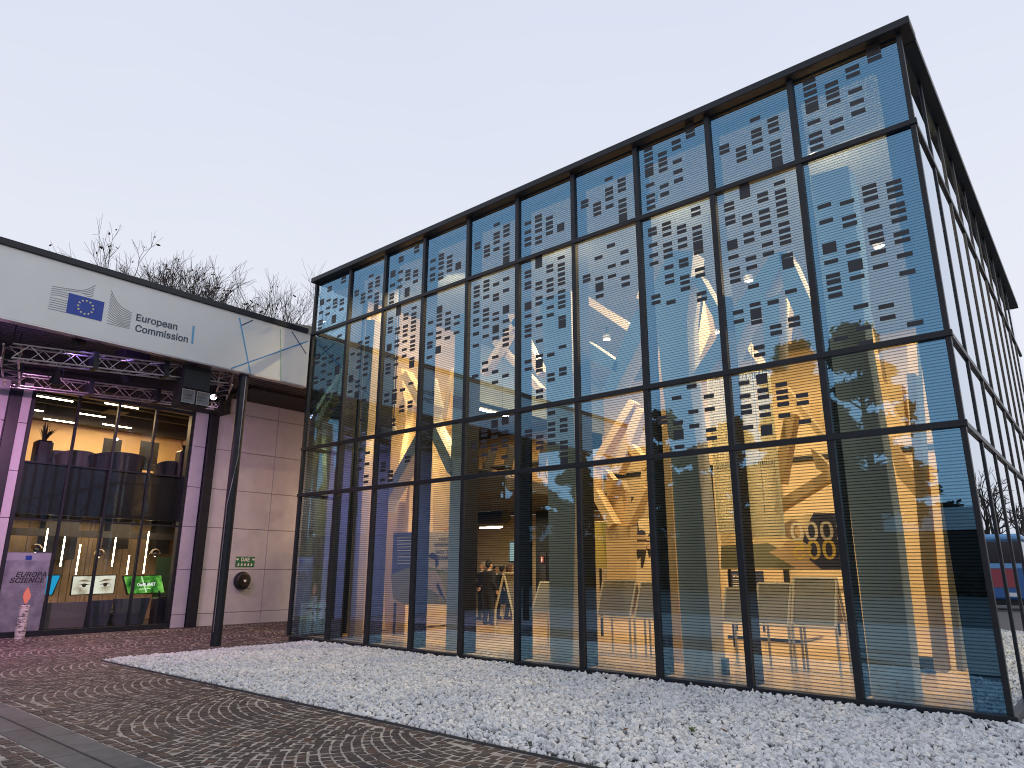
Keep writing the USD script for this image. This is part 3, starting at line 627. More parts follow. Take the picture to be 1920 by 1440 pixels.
# rooms behind it
mat('room_wall_warm', (0.62, 0.44, 0.24), 0.8, noise=(1.2, 0.06)); mat('room_floor', (0.10, 0.085, 0.075), 0.5); mat('room_dark', (0.035, 0.032, 0.032), 0.7)
RX = -10.6
part(eb, 'room_floor', [box(RX, GX - .06, -7.6, 4.9, -.03, .04), box(RX, GX - .26, -7.6, 4.9, 3.55, UF)], 'room_floor')
part(eb, 'room_ceiling', [box(RX, GX - .06, -7.6, 4.9, 6.9, 6.98), box(RX, GX - .26, -7.6, 4.9, 3.2, 3.25)], 'room_dark')
part(eb, 'room_wall', [box(RX - .1, RX, -7.6, 4.9, UF, 6.9), box(RX, GX - .3, 1.6, 1.7, UF, 6.9), box(RX, GX - .3, -7.7, -7.6, UF, 6.9)], 'room_wall_warm')
part(eb, 'ceiling_beam', [box(x - .06, x + .06, -7.5, 4.8, 6.55, 6.75) for x in (-6.7, -7.9, -9.1)] + [box(RX + .01, RX + .5, -7.5, 4.8, 6.25, 6.89)], 'room_dark')
mat('wood_slat', (0.40, 0.29, 0.18), 0.6, noise=(2.0, 0.2))
LBX = -9.4
part(eb, 'room_wall', [box(LBX - .12, LBX - .06, -7.6, 4.9, .04, 3.2), box(LBX, GX - .3, -7.7, -7.6, .04, 3.2), box(LBX, GX - .3, 1.6, 1.7, .04, 3.2)], 'room_wall_warm', label='warm brown lower room walls')
rr = np.random.RandomState(3); y = -7.5; 
while y < 1.5:
    w = rr.choice([.12, .2, .28]); part(eb, 'wall_slat', box(LBX - .055, LBX + rr.uniform(-.02, .02), y, y + w - .012, .05, 3.15), 'wood_slat'); y += w
part(eb, 'dark_duct', [box(LBX + .1, LBX + .6, a, b, 1.9 + .35 * i % .5, 3.19) for i, (a, b) in enumerate(((-2.9, -2.0), (-1.1, -.5), (.35, .8)))] + [box(-8.6, -8.3, -4.0, 1.2, 2.55, 2.75)], 'room_dark')
part(eb, 'rear_roof', [slab2d(sg.Polygon([Pf((470, 592), -1.2), Pf((587, 612), -1.2), Pf((590, 660), -1.2), (-3.5, FZ1)]), 1.6, (-2.8, 0, 0), Y_, Z_)], 'grey_roof')

# lamps of the two rooms
emitter('tube_warm', (1.0, 0.74, 0.42), 7.0); emitter('tube_white', (1.0, 0.80, 0.52), 6.0)
lab_u = ['long front ceiling tube lamp at the left end of the upper room', 'short ceiling tube lamp behind the second upper mullion', 'ceiling tube lamp at the front beside the second upper mullion', 'rear ceiling tube lamp above the left planter',
         'rear ceiling tube lamp above the dark posters', 'ceiling tube lamp above the right planter', 'cropped ceiling tube lamp at the left window frame']
for (a, b), lb in zip((((68, 744), (137, 751)), ((145, 775), (198, 782)), ((196, 757), (260, 765)), ((81, 786), (140, 792)), ((192, 796), (247, 802)), ((317, 769), (367, 775)), ((64, 769), (81, 771))), lab_u):
    qa, qb = U(a, 2, 6.5), U(b, 2, 6.5); x = max(RX + .7, min(GX - .2, (qa[0] + qb[0]) / 2)); qa, qb = U(a, 0, x), U(b, 0, x); z = (qa[2] + qb[2]) / 2
    t = thing('ceiling_tube_lamp', lb, 'lamp', (x, qa[1], z), group='tube lamps of the upper room')
    part(t, 'tube', box(x - .025, x + .025, qa[1], qb[1], z - .02, z + .02), 'tube_white'); part(t, 'housing', box(x - .03, x + .03, qa[1] - .01, qb[1] + .01, z + .021, z + .06), 'room_dark')
lab_l = ['glowing vertical tube lamp above the grey banner', 'glowing vertical tube lamp left of the eye screen', 'glowing vertical tube lamp ending at the left edge of the eye screen',
         'glowing vertical tube lamp above the right half of the eye screen', 'glowing vertical tube lamp ending at the left edge of the green screen', 'longest glowing vertical tube lamp at the middle of the green screen']
for (a, b), lb in zip((((90, 991), (83, 1034)), ((122, 1006), (113, 1062)), ((151, 1021), (142, 1078)), ((218, 1008), (209, 1062)), ((243, 1041), (237, 1078)), ((280, 996), (268, 1075))), lab_l):
    x = -7.4; qa, qb = U(a, 0, x), U(b, 0, x); y = (qa[1] + qb[1]) / 2
    t = thing('hanging_tube_lamp', lb, 'lamp', (x, y, qb[2]), group='vertical tube lamps of the lower room')
    part(t, 'tube', tube([(x, y, qb[2]), (x, y, qa[2])], .022, 8), 'tube_warm'); part(t, 'cord', tube([(x, y, qa[2] + .001), (x, y, 3.19)], .004, 4), 'room_dark')
def room_light(path, c, w, l, k, color):
    L = UsdLux.RectLight.Define(stage, path); L.CreateWidthAttr(w); L.CreateHeightAttr(l); L.CreateIntensityAttr(k); L.CreateNormalizeAttr(True); L.CreateColorAttr(Gf.Vec3f(*color)); L.AddTranslateOp().Set(Gf.Vec3d(*c))
mat('pendant_black', (0.02, 0.02, 0.022), 0.3)
glass('pendant_glass', (0.9, 0.85, 0.8), (0.85, 0.75, 0.62), base=0.12, gain=0.6)
for px, lb in (((67, 1031), 'glass globe pendant lamp above the grey banner'), ((186, 1040), 'glass globe pendant lamp behind the window mullion'), ((291, 1039), 'glass globe pendant lamp above the green screen')):
    q = U(px, 0, -7.0); t = thing('pendant_lamp', lb, 'lamp', q, group='globe pendants of the lower room')
    part(t, 'shade', basis(lathe([(.02, .16), (.10, .13), (.145, .06), (.15, .0)], 20), q, X_, Y_, Z_), 'pendant_glass', smooth=True)
    part(t, 'socket', basis(lathe([(0, .05), (.05, .03), (.06, -.01), (.03, -.05), (0, -.06)], 14), q, X_, Y_, Z_), 'pendant_black', smooth=True)
    part(t, 'bulb', basis(lathe([(0, -.061), (.02, -.065), (0, -.08)], 10), q, X_, Y_, Z_), 'tube_warm'); part(t, 'cord', tube([q + (0, 0, .16), (q[0], q[1], 3.19)], .005, 4), 'room_dark')
t = thing('room_downlight', 'added fill light below the upper room ceiling', 'lamp', (-8.5, -1.6, 6.5))
part(t, 'frame', box(-8.9, -8.1, -1.9, -1.3, 6.47, 6.5), 'room_dark'); room_light(t + '/light', (0, 0, -.06), 1.6, 4.0, 85, (1, .70, .36))  # added area light, larger than its frame, brightens the upper room
t = thing('room_downlight', 'added fill light below the lower room ceiling', 'lamp', (-7.9, -1.8, 3.15))
part(t, 'frame', box(-8.1, -7.7, -2.2, -1.4, 3.12, 3.15), 'room_dark'); room_light(t + '/light', (0, 0, -.06), 1.6, 4.0, 26, (1, .74, .46))  # added area light that brightens the lower room

# ------------------------------------------------------------------ furniture of the rooms
mat('planter_dark', (0.018, 0.019, 0.024), 0.4); mat('plant_leaf', (0.035, 0.06, 0.03), 0.5); mat('plant_leaf_dark', (0.016, 0.022, 0.014), 0.5)
def planter(label, q, w, h, leaves, seed, spread=.35, tall=.5):
    t = thing('planter', label, 'planter', q)
    part(t, 'pot', cbox(q[0] - w / 2, q[0] + w / 2, q[1] - w / 2, q[1] + w / 2, q[2], q[2] + h, .05), 'planter_dark', smooth=30)
    r = np.random.RandomState(seed)
    for k in range(leaves):
        a = r.uniform(0, 6.28); L = tall * r.uniform(.6, 1.1); sp = spread * r.uniform(.1, 1)
        s = np.linspace(0, 1, 7)[:, None]; d = np.array([math.cos(a), math.sin(a), 0]); nrm = np.array([-d[1], d[0], 0])
        mid = np.array([q[0], q[1], q[2] + h]) + d * (.05 + sp * s ** 1.6) + Z_ * L * s * (1 - .25 * s * sp / spread)
        wd = .028 * np.sin(np.pi * (.12 + .88 * s)) + .002
        v = np.vstack([mid - nrm * wd, mid + nrm * wd, mid + d * .012 * np.sin(np.pi * s) + Z_ * .001]); n = 7; f = []
        for i in range(n - 1):
            f += [(i, i + 1, 2 * n + i + 1), (i, 2 * n + i + 1, 2 * n + i), (n + i + 1, n + i, 2 * n + i), (n + i + 1, 2 * n + i, 2 * n + i + 1)]
        part(t, 'leaf', (v, np.array(f)), 'plant_leaf_dark', smooth=True)
q = U((75, 870), 0, -6.5); planter('tall dark planter with sword leaves at the left of the upper window', (q[0], q[1], UF), .40, .95, 13, 1, .3, .55)
q = U((342, 880), 0, -6.45); planter('tall dark planter with short spiky plant at the right of the upper window', (q[0], q[1], UF), .40, 1.15, 12, 2, .25, .32)
q = U((296, 1165), 0, -6.35); planter('rounded navy planter with a small spiky plant beside the green screen', (q[0], q[1], .04), .40, .80, 10, 3, .2, .22)
mat('chair_grey', (0.10, 0.095, 0.10), 0.85, bump=(60, .002)); mat('chair_dark', (0.03, 0.03, 0.035), 0.85)
def tub_chair(label, q, rot, mat_, w=.72):
    t = thing('tub_chair', label, 'armchair', q, rot, group='round backed chairs of the upper room')
    _loc[t] = np.zeros(3); g = np.linspace(math.radians(-10), math.radians(190), 22)
    vs = []
    for rad, z in ((.36, .05), (.41, .44), (.46, .80), (.42, .82), (.36, .45)): vs.append(np.c_[rad * np.cos(g), rad * np.sin(g) * .95, np.full(22, z) - (.12 * (np.abs(np.cos(g)) ** 4) if z > .7 else 0)])
    v = np.vstack(vs); f = []
    for a in range(5):
        b = (a + 1) % 5
        for i in range(21): f += [(a * 22 + i, a * 22 + i + 1, b * 22 + i + 1), (a * 22 + i, b * 22 + i + 1, b * 22 + i)]
    part(t, 'backrest', (v * (w / .72, w / .72, 1), np.array(f)), mat_, smooth=50, local=True)
    part(t, 'seat', lathe([(0, .30), (.34, .30), (.36, .36), (.34, .43), (0, .45)], 20), mat_, smooth=40, local=True)
    for k in range(4):
        a = math.pi / 4 + k * math.pi / 2; part(t, 'leg', tube([(.2 * math.cos(a), .2 * math.sin(a), .3), (.3 * math.cos(a), .3 * math.sin(a), 0)], [.018, .012], 6), 'pendant_black', local=True)
    return t
for px, x, m_, lb, w in (((105, 867), -7.4, 'chair_grey', 'grey tub chair next to the left planter', .72), ((141, 866), -7.0, 'chair_grey', 'grey tub chair behind the first upper mullion', .85), ((218, 870), -6.6, 'chair_dark', 'big black tub chair in the middle of the upper window', 1.25), ((172, 872), -7.2, 'chair_dark', 'small dark tub chair left of the big black one', .7), ((315, 882), -6.9, 'chair_dark', 'dark tub chair left of the right planter', .72)):
    q = U(px, 0, x); tub_chair(lb, (x, q[1], UF), -90, m_, w)
mat('poster_dark', (0.008, 0.008, 0.01), 0.5)
for (a, b), lb in zip((((196, 821), (224, 862)), ((265, 826), (292, 884))), ('dark poster on the upper room wall with pale reflections', 'dark poster on the upper room wall near the right planter')):
    qa, qb = U(a, 0, -9.0), U(b, 0, -9.0)
    t = thing('poster_stand', lb, 'poster', (-9.0, (qa[1] + qb[1]) / 2, UF))
    part(t, 'panel', box(-9.03, -9.0, qa[1], qb[1], max(UF + .05, qb[2]), qa[2]), 'poster_dark'); part(t, 'foot', box(-9.2, -8.8, qa[1] + .1, qb[1] - .1, UF, UF + .03), 'pendant_black')
# screens
mat('screen_frame', (0.01, 0.01, 0.011), 0.4)
usdkit.material(stage, '/World/Looks/screen_eyes', {
    'g': ('geometry', {}), 'n': ('noise_texture', {'scale': 2.2, 'detail': 3.0}), 'r': ('rgb_ramp', {'ramp': [(0.3, (0.30, 0.24, 0.17)), (0.5, (0.62, 0.60, 0.48)), (0.7, (0.78, 0.79, 0.68))]}), 'e': ('emission', {'strength': 0.95})},
    [('g.position', 'n.vector'), ('n.fac', 'r.fac'), ('r.color', 'e.color')], surface='e.emission')
usdkit.material(stage, '/World/Looks/screen_green', {
    'g': ('geometry', {}), 'n': ('noise_texture', {'scale': 4.0, 'detail': 3.0}), 'r': ('rgb_ramp', {'ramp': [(0.3, (0.01, 0.05, 0.01)), (0.5, (0.05, 0.22, 0.03)), (0.7, (0.22, 0.55, 0.10))]}), 'e': ('emission', {'strength': 1.0})},
    [('g.position', 'n.vector'), ('n.fac', 'r.fac'), ('r.color', 'e.color')], surface='e.emission')
emitter('screen_blue', (0.02, 0.33, 0.60), 0.9); emitter('screen_foam', (0.25, 0.72, 0.75), 0.9); emitter('screen_text', (0.85, 0.9, 0.85), 1.0)
emitter('eye_dark', (0.05, 0.035, 0.02), .7); emitter('eye_brow', (0.22, 0.15, 0.09), .8); emitter('eye_white', (0.75, 0.72, 0.66), .9); emitter('screen_drop', (0.6, 0.85, 0.5), .9)
def screen(label, corners, xs, m_):
    q = [U(p, 0, x) for p, x in zip(corners, xs)]
    t = thing('wall_screen', label, 'screen', np.mean(q, 0) * (1, 1, 0) + (0, 0, q[3][2] - .9))
    c = np.mean(q, 0); q = [np.array(p) for p in q]
    n = np.cross(q[1] - q[0], q[3] - q[0]); n /= np.linalg.norm(n); n = n if n[0] > 0 else -n
    o = [c + (p - c) * (1.045, 1.045, 1.09) for p in q]
    part(t, 'bezel', m3.Manifold.hull_points(np.array(o + [p - n * .05 for p in o])), 'screen_frame')
    part(t, 'display', quad(*[p + n * .004 for p in q]), m_)
    part(t, 'wall_arm', box(c[0] - .5, c[0] - .06, c[1] - .03, c[1] + .03, c[2] - .05, c[2] + .05), 'screen_frame')
    e1, e2 = q[1] - q[0], q[3] - q[0]
    return t, lambda u, v, k=.006: q[0] + e1 * u + e2 * v + n * k, e1, e2, n
t, P_, e1, e2, n = screen('screen showing a blue wave, half hidden by the banner', [(70, 1080), (113, 1079), (97, 1115), (66, 1115)], [-7.6, -7.2, -7.2, -7.6], 'screen_blue')
part(t, 'picture', [quad(P_(.45, .03), P_(.97, .03), P_(.9, .3), P_(.6, .2))], 'screen_foam')
t, P_, e1, e2, n = screen('large screen showing a pair of eyes behind the window', [(138, 1081), (217, 1079), (212, 1112), (133, 1115)], [-7.6] * 4, 'screen_eyes')
def disc2(P_, u, v, ru, rv, m=16, k=.006): return [P_(u + ru * math.cos(a), v + rv * math.sin(a), k) for a in np.linspace(0, 2 * math.pi, m, endpoint=False)]
def fan(ps):
    ps = np.array(ps); m = len(ps); return np.vstack([ps, ps.mean(0)]), np.array([(i, (i + 1) % m, m) for i in range(m)])
for u in (.27, .77):
    part(t, 'eye_brow', [quad(P_(u - .17, .27 if u < .5 else .34), P_(u - .02, .18), P_(u + .17, .31 if u < .5 else .24), P_(u, .30))], 'eye_brow')
    part(t, 'eye', [fan(disc2(P_, u, .52, .13, .10))], 'eye_white'); part(t, 'iris', [fan(disc2(P_, u, .52, .05, .10, k=.008)), quad(P_(u - .15, .5, .008), P_(u, .40, .008), P_(u + .15, .5, .008), P_(u, .44, .008))], 'eye_dark')
e1n = e1 / np.linalg.norm(e1); e2n = -e2 / np.linalg.norm(e2)
t, P_, e1, e2, n = screen('tilted screen showing green leaves and a water drop', [(232, 1081), (302, 1079), (308, 1111), (240, 1113)], [-7.2, -7.6, -7.6, -7.2], 'screen_green')
e1n = e1 / np.linalg.norm(e1); e2n = -e2 / np.linalg.norm(e2); e2n = e2n - e1n * (e1n @ e2n); e2n /= np.linalg.norm(e2n)
part(t, 'picture', [quad(P_(.44, .02), P_(.47, .02), P_(.50, .98), P_(.46, .98)), quad(P_(.3, .76), P_(.62, .74), P_(.62, .79), P_(.3, .80))], 'screen_drop')
part(t, 'lettering', [text('OurPLANET', .085, P_(.28, .60), e1n, e2n, .003, True)], 'screen_text')
# sofas, low tables, banner, log candle
mat('sofa_blue', (0.045, 0.055, 0.075), 0.9, bump=(70, .002)); mat('sofa_grey', (0.14, 0.135, 0.135), 0.9, bump=(70, .002))
def sofa(label, ya, yb, x, m_, h=.72, taper=.0):
    t = thing('sofa', label, 'sofa', (x, (ya + yb) / 2, .04))
    pts = [(x + .0, ya + taper, .1), (x, yb - taper, .1), (x + .05, ya, .04 + h), (x + .05, yb, .04 + h), (x - .16, ya + taper, .1), (x - .16, yb - taper, .1), (x - .1, ya, .04 + h), (x - .1, yb, .04 + h)]
    part(t, 'backrest', m3.Manifold.hull_points(np.array(pts)), m_); part(t, 'seat', cbox(x - .75, x - .165, ya + .02, yb - .02, .15, .46, .05), m_)
    part(t, 'base', box(x - .7, x - .05, ya + .12, yb - .12, .04, .15), 'pendant_black')
ya, yb = U((80, 1150), 0, -6.5)[1], U((160, 1150), 0, -6.5)[1]; sofa('grey sofa back next to the banner', ya - .3, yb, -6.5, 'sofa_grey', .72)
ya, yb = U((166, 1150), 0, -6.4)[1], U((208, 1150), 0, -6.4)[1]; sofa('navy sofa back behind the window mullion', ya, yb, -6.4, 'sofa_blue', .75, .06)
ya, yb = U((211, 1150), 0, -6.4)[1], U((277, 1150), 0, -6.4)[1]; sofa('widest navy sofa back between two window mullions', ya, yb, -6.4, 'sofa_blue', .78, .10)
for px, lb in (((108, 1139), 'small dark round table left of the eye screen'), ((175, 1137), 'small dark round table below the eye screen'), ((202, 1143), 'low dark round table right of the window mullion')):
    q = U(px, 0, -7.5); t = thing('round_table', lb, 'table', (q[0], q[1], .04), group='round tables of the lower room')
    part(t, 'top', basis(lathe([(0, .03), (.42, .03), (.42, 0), (0, 0)], 24), (q[0], q[1], q[2]), X_, Y_, Z_), 'pendant_black'); part(t, 'stem', tube([(q[0], q[1], .06), (q[0], q[1], q[2] - .001)], .03, 8), 'pendant_black'); part(t, 'foot', basis(lathe([(0, .02), (.25, .015), (.25, 0), (0, 0)], 18), (q[0], q[1], .04), X_, Y_, Z_), 'pendant_black')
t = thing('green_roll_banner', 'narrow dark green banner with faint vertical letters near the right window frame', 'banner', (-8.2, U((304, 1060), 0, -8.2)[1], .04))
mat('banner_green', (0.05, 0.10, 0.055), .7); qa, qb = U((295, 1044), 0, -8.2), U((318, 1100), 0, -8.2)
part(t, 'cloth', box(-8.21, -8.2, qa[1], qb[1], .07, qa[2]), 'banner_green'); part(t, 'foot', box(-8.3, -8.1, qa[1], qb[1], .04, .069), 'truss_alu')
mat('ink', (0.03, 0.025, 0.03), .6)
mat('banner_grey', (0.36, 0.36, 0.42), 0.6, noise=(3.5, 0.5, (0.16, 0.16, 0.22)))
mat('banner_pale', (0.36, 0.36, 0.44), 0.6)
bx = -5.95; qa, qb = U((13, 1035), 0, bx), U((97, 1181), 0, bx)
ya, yb = qa[1], U((97, 1035), 0, bx)[1]; zt = qa[2]
t = thing('roll_up_banner', 'grey marbled banner with two lines of slanted dark capitals behind the window', 'banner', (bx, (ya + yb) / 2, .04))
part(t, 'cloth', box(bx - .012, bx, ya, yb, .10, zt), 'banner_grey'); part(t, 'base', cbox(bx - .1, bx + .08, ya, yb, .04, .098, .01), 'truss_alu')
part(t, 'header', box(bx + .0005, bx + .002, ya, yb, zt - .2, zt - .02), 'banner_pale')
part(t, 'flag', box(bx + .003, bx + .005, (ya + yb) / 2 - .07, (ya + yb) / 2 + .07, zt - .19, zt - .08), 'flag_blue')
def bt(px): q = U(px, 0, bx); return np.array([bx + .003, q[1], q[2]])
sl = np.array([0, .22, 1.0])
part(t, 'lettering', [text('EUROPA', .118, bt((29.0, 1081.6)), Y_ * 1.05, sl, .004, True), text('SCIENCE', .118, bt((17, 1092.6)), Y_ * 1.05, sl, .004, True)], 'ink')
mat('letter_faint', (0.20, 0.19, 0.27), .6)
part(t, 'small_lettering', [text('LY', .14, bt((64, 1074)), -Z_, Y_, .002), text('RIEUR', .14, bt((58, 1095)), -Z_, Y_, .002)], 'letter_faint')
# birch log candle
usdkit.material(stage, '/World/Looks/birch_bark', {
    'g': ('texture_coordinate', {}), 'mp': ('mapping', {'scale': (5, 5, 16)}), 'n': ('noise_texture', {'scale': 1.6, 'detail': 4.0, 'roughness': .65}), 'r': ('rgb_ramp', {'ramp': [(0.40, (0.05, 0.045, 0.045)), (0.46, (0.42, 0.39, 0.38)), (0.6, (0.62, 0.58, 0.57))]}), 'p': ('principled_bsdf', {'roughness': .8})},
    [('g.object', 'mp.vector'), ('mp.vector', 'n.vector'), ('n.fac', 'r.fac'), ('r.color', 'p.base_color')], surface='p.BSDF')
mat('flame_orange', (0.75, 0.26, 0.15), .55); mat('cut_wood', (0.5, 0.40, 0.30), .7)
lx, ly = -5.2, U((37, 1190), 0, -5.2)[1]
t = thing('log_candle', 'upright birch log shaped as a candle with orange flame on top, before the banner', 'candle', (lx, ly, 0))
g = np.linspace(0, .76, 14); prof = [(0, .0)] + [(.105 + .006 * math.sin(9 * z), z) for z in g] + [(.09, .775)]
part(t, 'log', basis(lathe(prof, 20), (lx, ly, 0), X_, Y_, Z_), 'birch_bark', smooth=40); part(t, 'cut_face', basis(lathe([(.09, .775), (0, .78)], 20), (lx, ly, 0), X_, Y_, Z_), 'cut_wood')
fp = [(0, 0), (.035, .04), (.085, .14), (.09, .2), (.055, .29), (.02, .36), (0, .40), (-.03, .35), (-.07, .25), (-.075, .17), (-.04, .06)]
part(t, 'flame', slab2d(sg.Polygon(fp), .03, (lx - .015, ly, .80), Y_, Z_), 'flame_orange'); part(t, 'wick', tube([(lx, ly, .77), (lx, ly, .83)], .012, 6), 'black_matt')

# defibrillator sign and cabinet
mat('sign_green', (0.012, 0.14, 0.055), .5); mat('sign_white', (0.8, 0.8, 0.8), .5)
a, b = U((443, 1043.5), 0, WX + .012), U((476.5, 1063.5), 0, WX + .012)
t = thing('wall_sign', 'green emergency sign with white letters DAE above the round black box', 'sign', (WX, (a[1] + b[1]) / 2, b[2]))
part(t, 'plate', cbox(WX + .001, WX + .012, a[1], b[1], b[2], a[2], .003), 'sign_green')
cy = (a[1] + b[1]) / 2; h = a[2] - b[2]
def heart(y, z, s): return flat2d(sg.Polygon([(y + s * .8 * math.sin(q) ** 3, z + s * (.65 * math.cos(q) - .25 * math.cos(2 * q) - .1 * math.cos(3 * q))) for q in np.linspace(0, 6.28, 22)[:-1]]), (WX + .0145, 0, 0), Y_, Z_)
part(t, 'lettering', [text('DAE', h * .34, (WX + .0125, cy, b[2] + h * .56), Y_, Z_, .002, True, 'c')], 'sign_white')
part(t, 'pictograms', [heart(cy - .27, b[2] + h * .74, .05), heart(cy + .27, b[2] + h * .74, .05)] + [flat2d(sg.Point(cy + .11 * k, b[2] + h * .28).buffer(.025), (WX + .0145, 0, 0), Y_, Z_) for k in (-2, -1, 0, 1, 2)] + [flat2d(sg.box(cy + .11 * k - .03, b[2] + h * .12, cy + .11 * k + .02, b[2] + h * .2), (WX + .0145, 0, 0), Y_, Z_) for k in (-2, -1, 0, 1, 2)], 'sign_white')
c = U((456, 1089), 0, WX + .1)
t = thing('defibrillator_cabinet', 'round black defibrillator cabinet with white heart on the stone wall', 'cabinet', (WX, c[1], c[2]))
M = lambda pr, n=36: basis(lathe(pr, n), (WX, c[1], c[2]), Y_, Z_, X_)
part(t, 'body', M([(.27, .001), (.275, .06), (.24, .12), (.20, .14)]), 'black_metal', smooth=30); part(t, 'cover', M([(.20, .14), (.19, .15), (0, .155)]), 'screen_off', smooth=30)
part(t, 'emblem', [basis(heart(0, 0, .06), (0.143, c[1] + .03, c[2]), X_, Y_, Z_)], 'sign_white')
part(t, 'handle', [box(WX + .1, WX + .18, c[1] - .20, c[1] + .2, c[2] - .235, c[2] - .215)], 'black_metal')

# ------------------------------------------------------------------ stage truss, loudspeaker and stage lamps
def V(*a): return np.array(a, float)
tr = thing('stage_truss', 'rectangular aluminium lattice truss hanging under the canopy', 'truss', (-2.2, -3.7, 5.8))
CN = [V(-.95, -6.35, 5.70), V(-3.45, -5.65, 5.70), V(-3.3, -.85, 6.0), V(-.62, -2.0, 6.02)]
def truss_run(a, b, s=.29, cell=.30):
    d = b - a; L = np.linalg.norm(d); d /= L; n = np.cross(d, Z_); n /= np.linalg.norm(n); u = np.cross(n, d)
    co = [a + n * s / 2 * i + u * s * j for i, j in ((-1, 0), (1, 0), (1, 1), (-1, 1))]
    for c in co: part(tr, 'chord', tube([c, c + d * L], .021, 8), 'truss_alu', smooth=60)
    m = int(round(L / cell)); r = []
    for f in range(4):
        p, q = co[f], co[(f + 1) % 4]
        for k in range(m):
            s0, s1 = (p, q) if k % 2 == 0 else (q, p)
            r.append(tube([s0 + d * L * k / m, s1 + d * L * (k + 1) / m], .009, 5, False))
    part(tr, 'lattice', r, 'truss_alu')
    for k in (.33, .66): part(tr, 'clamp', basis(box(-.05, .05, -.19, .19, -.03, .34), a + d * L * k, d, n, u), 'black_metal')
for i in range(4): truss_run(CN[i], CN[(i + 1) % 4])
for c in CN[1:3]: part(tr, 'hanger', tube([c + V(0, 0, .3), V(c[0], c[1], SOF)], .012, 5), 'black_metal')
for c in (CN[0], CN[3]): part(tr, 'hanger', tube([c + V(0, 0, .3), V(c[0], c[1], SOF)], .012, 5), 'black_metal')
mat('horn_grey', (0.13, 0.135, 0.15), .45)
sx = -.36; a, b = U((340.5, 690), 0, sx), U((395, 762), 0, sx)
y0, y1, z0, z1 = a[1], b[1], U((367, 761), 0, sx)[2], U((367, 686), 0, sx)[2]
y0, y1 = U((341, 730), 0, sx)[1], U((394, 730), 0, sx)[1]
sp = thing('loudspeaker', 'large black loudspeaker with two grey horns hanging from the truss', 'loudspeaker', (sx, (y0 + y1) / 2, z0))
ym = (y0 + y1) / 2; hw = (y1 - y0) / 2
part(sp, 'cabinet', m3.Manifold.hull_points(np.array([(sx - .02, y0, z0), (sx - .02, y1, z0), (sx - .02, y0, z1 - .08), (sx - .02, y1, z1 - .08), (sx - .02, ym - .3, z1), (sx - .02, ym + .3, z1), (sx - .62, ym - .25, z0), (sx - .62, ym + .25, z0), (sx - .62, ym - .25, z1), (sx - .62, ym + .25, z1)])), 'black_matt')
part(sp, 'grille', cbox(sx - .019, sx + .012, y0 + .02, y1 - .02, z0 + .38, z1 - .10, .01), 'black_metal')
for s in (-1, 1):
    c = ym + s * hw * .52; w_, h_ = hw * .42, .145; zc = z0 + .19
    rim = [(sx + .012, c - w_, zc - h_), (sx + .012, c + w_, zc - h_), (sx + .012, c + w_, zc + h_), (sx + .012, c - w_, zc + h_)]
    inn = [(sx - .014, c - .05 * s - .05, zc - .03), (sx - .014, c - .05 * s + .05, zc - .03), (sx - .014, c - .05 * s + .05, zc + .03), (sx - .014, c - .05 * s - .05, zc + .03)]
    v = np.array(rim + inn); f = []
    for k in range(4): k2 = (k + 1) % 4; f += [(k, k2, 4 + k2), (k, 4 + k2, 4 + k)]
    h = part(sp, 'horn', (v, np.array(f + [(4, 5, 6), (4, 6, 7)])), 'horn_grey')
    part(h, 'rim', [box(sx + .010, sx + .022, c - w_ - .012, c - w_, zc - h_ - .012, zc + h_ + .012), box(sx + .010, sx + .022, c + w_, c + w_ + .012, zc - h_ - .012, zc + h_ + .012), box(sx + .010, sx + .022, c - w_ + .0005, c + w_ - .0005, zc + h_, zc + h_ + .012), box(sx + .010, sx + .022, c - w_ + .0005, c + w_ - .0005, zc - h_ - .012, zc - h_)], 'truss_alu')
    part(h, 'vane', [box(sx - .012, sx + .008, c - w_ * .7, c + w_ * .7, zc + .03, zc + .042), box(sx - .012, sx + .008, c - w_ * .7, c + w_ * .7, zc - .042, zc - .03)], 'horn_grey')
part(sp, 'bracket', box(sx - .4, sx - .2, ym - .04, ym + .04, z1, SOF), 'black_metal')
emitter('lens_pink', (1.0, 0.78, 0.86), 9.0); emitter('lens_violet', (0.62, 0.40, 1.0), 6.0)
def stage_lamp(label, q, aim, lens=None, power=0, color=(1, .3, .7), cone=40, top=SOF, r=.11):
    q = np.asarray(q, float); a = np.asarray(aim, float) - q; a /= np.linalg.norm(a)
    t = thing('stage_lamp', label, 'stage light', q); ez = -a; ex = np.cross(Z_, ez); ex /= np.linalg.norm(ex); ey = np.cross(ez, ex)
    part(t, 'housing', basis(lathe([(0, .32), (r * .55, .30), (r * .7, .12), (r, .06), (r, 0), (r * .9, 0), (r * .9, .03), (0, .03)], 18), q, ex, ey, ez), 'black_matt', smooth=40)
    part(t, 'yoke', [tube([q + ex * (r + .02) * s + ez * .1, q + ex * (r + .02) * s + ez * .1 + Z_ * .2] + ([q + ez * .1 + Z_ * .26] if s > 0 else [q + ez * .1 + Z_ * .26]), .010, 5) for s in (-1, 1)] + [tube([q + ez * .1 + Z_ * .25, (q[0], q[1], top)], .014, 5)], 'black_metal')
    if lens: part(t, 'lens', basis(lathe([(r * .88, .02), (0, .025)], 18), q, ex, ey, ez), lens)
    if power:
        L = UsdLux.DiskLight.Define(stage, t + '/light'); L.CreateRadiusAttr(r * .8); L.CreateIntensityAttr(power); L.CreateNormalizeAttr(True); L.CreateColorAttr(Gf.Vec3f(*color))
        sh = UsdLux.ShapingAPI.Apply(L.GetPrim()); sh.CreateShapingConeAngleAttr(cone); sh.CreateShapingConeSoftnessAttr(.6)
        M = np.eye(4); M[0, :3], M[1, :3], M[2, :3], M[3, :3] = ex, ey, ez, a * .03
        L.AddTransformOp().Set(Gf.Matrix4d(M.tolist()))
